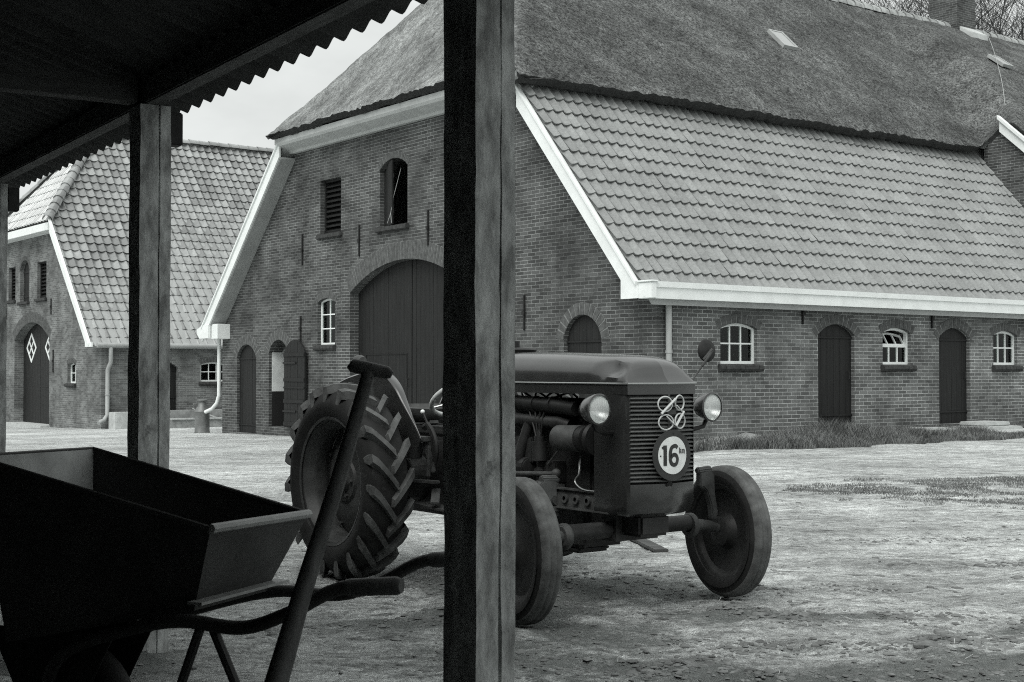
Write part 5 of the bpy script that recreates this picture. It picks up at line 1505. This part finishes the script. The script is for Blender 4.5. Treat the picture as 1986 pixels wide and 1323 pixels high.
for _ in range(70000):
    x = rg.uniform(2.6, 8); y = rg.uniform(11.4, 15.4)
    q = mnoise.fractal((x*.9,y*.9,8),1,2,3)
    e = ((x-5.4)/2.6)**2+((y-13.4)/1.9)**2
    if e+.5*q > .95: continue
    if rg.random() > .9*smooth(.0,.5,mnoise.fractal((x*2.1,y*2.6,5),1,2,4)+.42): continue
    blade(x, y, surf(x,y)[0], rg.uniform(.008,.028), .003, 1.0)
go = gm.build('grass', M['grass'], None, fix=False, uv=False); tag(go, 'rough grass along the foot of the barn wall and a thin patch in the yard', 'grass', kind='stuff')

# ------------------------------------------------------------------ sky, sun, camera
w = bpy.data.worlds.new('World'); scn.world = w; w.use_nodes = True
nt = w.node_tree; L = nt.links.new; bg = nt.nodes['Background']
SUN_EL, SUN_AZ = R(52), math.atan2(-.86, -.42)     # direction towards the sun (x,y) in front-left of the walls, behind the camera
sky = nt.nodes.new('ShaderNodeTexSky'); sky.sky_type = 'NISHITA'; sky.sun_disc = False
sky.sun_elevation = SUN_EL; sky.sun_rotation = PI/2-SUN_AZ; sky.dust_density = 3.5; sky.air_density = 1.2
bwn = nt.nodes.new('ShaderNodeRGBToBW'); L(sky.outputs[0], bwn.inputs[0])
tc = nt.nodes.new('ShaderNodeTexCoord')
cl = nt.nodes.new('ShaderNodeTexNoise'); cl.inputs['Scale'].default_value = 2.6; cl.inputs['Detail'].default_value = 6; cl.inputs['Roughness'].default_value = .55
mp = nt.nodes.new('ShaderNodeMapping'); mp.inputs['Scale'].default_value = (1,1,2.2); L(tc.outputs['Generated'], mp.inputs[0]); L(mp.outputs[0], cl.inputs['Vector'])
mr = nt.nodes.new('ShaderNodeMapRange'); L(cl.outputs[0], mr.inputs[0])
for i, v in enumerate((.35,.65,.0,1.0)): mr.inputs[i+1].default_value = v
# overcast: a bright, nearly even cloud deck over the clear sky's own luminance
deck = nt.nodes.new('ShaderNodeMapRange'); L(mr.outputs[0], deck.inputs[0])
for i, v in enumerate((0,1,2.5,3.9)): deck.inputs[i+1].default_value = v
mx = nt.nodes.new('ShaderNodeMix'); mx.data_type = 'FLOAT'; mx.inputs[0].default_value = .82; L(bwn.outputs[0], mx.inputs[2])
# an overcast sky is brighter overhead than near the horizon
sx = nt.nodes.new('ShaderNodeSeparateXYZ'); L(tc.outputs['Generated'], sx.inputs[0])
zen = nt.nodes.new('ShaderNodeMath'); zen.operation = 'MULTIPLY_ADD'; zen.use_clamp = False; L(sx.outputs[2], zen.inputs[0]); zen.inputs[1].default_value = 1.0; zen.inputs[2].default_value = .8
dm = nt.nodes.new('ShaderNodeMath'); dm.operation = 'MULTIPLY'; L(deck.outputs[0], dm.inputs[0]); L(zen.outputs[0], dm.inputs[1]); L(dm.outputs[0], mx.inputs[3])
cmb = nt.nodes.new('ShaderNodeMix'); cmb.data_type = 'RGBA'; cmb.blend_type = 'MULTIPLY'; cmb.inputs[0].default_value = 1; cmb.inputs[6].default_value = grey(1); L(mx.outputs[0], cmb.inputs[7])
L(cmb.outputs[2], bg.inputs['Color']); bg.inputs['Strength'].default_value = .1

sl_ = bpy.data.lights.new('sun', 'SUN'); sl_.energy = .8; sl_.angle = R(40); sl_.color = (1,.985,.96)
so_ = bpy.data.objects.new('sun', sl_); col.objects.link(so_)
sd_ = Vector((math.cos(SUN_AZ)*math.cos(SUN_EL), math.sin(SUN_AZ)*math.cos(SUN_EL), math.sin(SUN_EL)))
so_.rotation_euler = sd_.to_track_quat('Z', 'Y').to_euler(); so_.location = (-10,-10,30)

cam = bpy.data.cameras.new('camera'); co_ = bpy.data.objects.new('camera', cam); col.objects.link(co_)
cam.sensor_width = 36; cam.lens = 2650*36/1986; cam.clip_start = .05; cam.clip_end = 2000
th_ = math.atan((718-661.5)/2650)
co_.location = (0,0,1.22); co_.rotation_euler = (PI/2+th_, 0, 0)
cam.dof.use_dof = True; cam.dof.focus_distance = 9; cam.dof.aperture_fstop = 14
scn.camera = co_
scn.view_settings.view_transform = 'Standard'; scn.view_settings.look = 'None'
scn.view_settings.exposure = 1.3; scn.view_settings.gamma = 1
scn.cycles.use_denoising = False; scn.cycles.pixel_filter_type = 'BLACKMAN_HARRIS'; scn.cycles.filter_width = 1.05; scn.cycles.max_bounces = 8; scn.cycles.transparent_max_bounces = 16
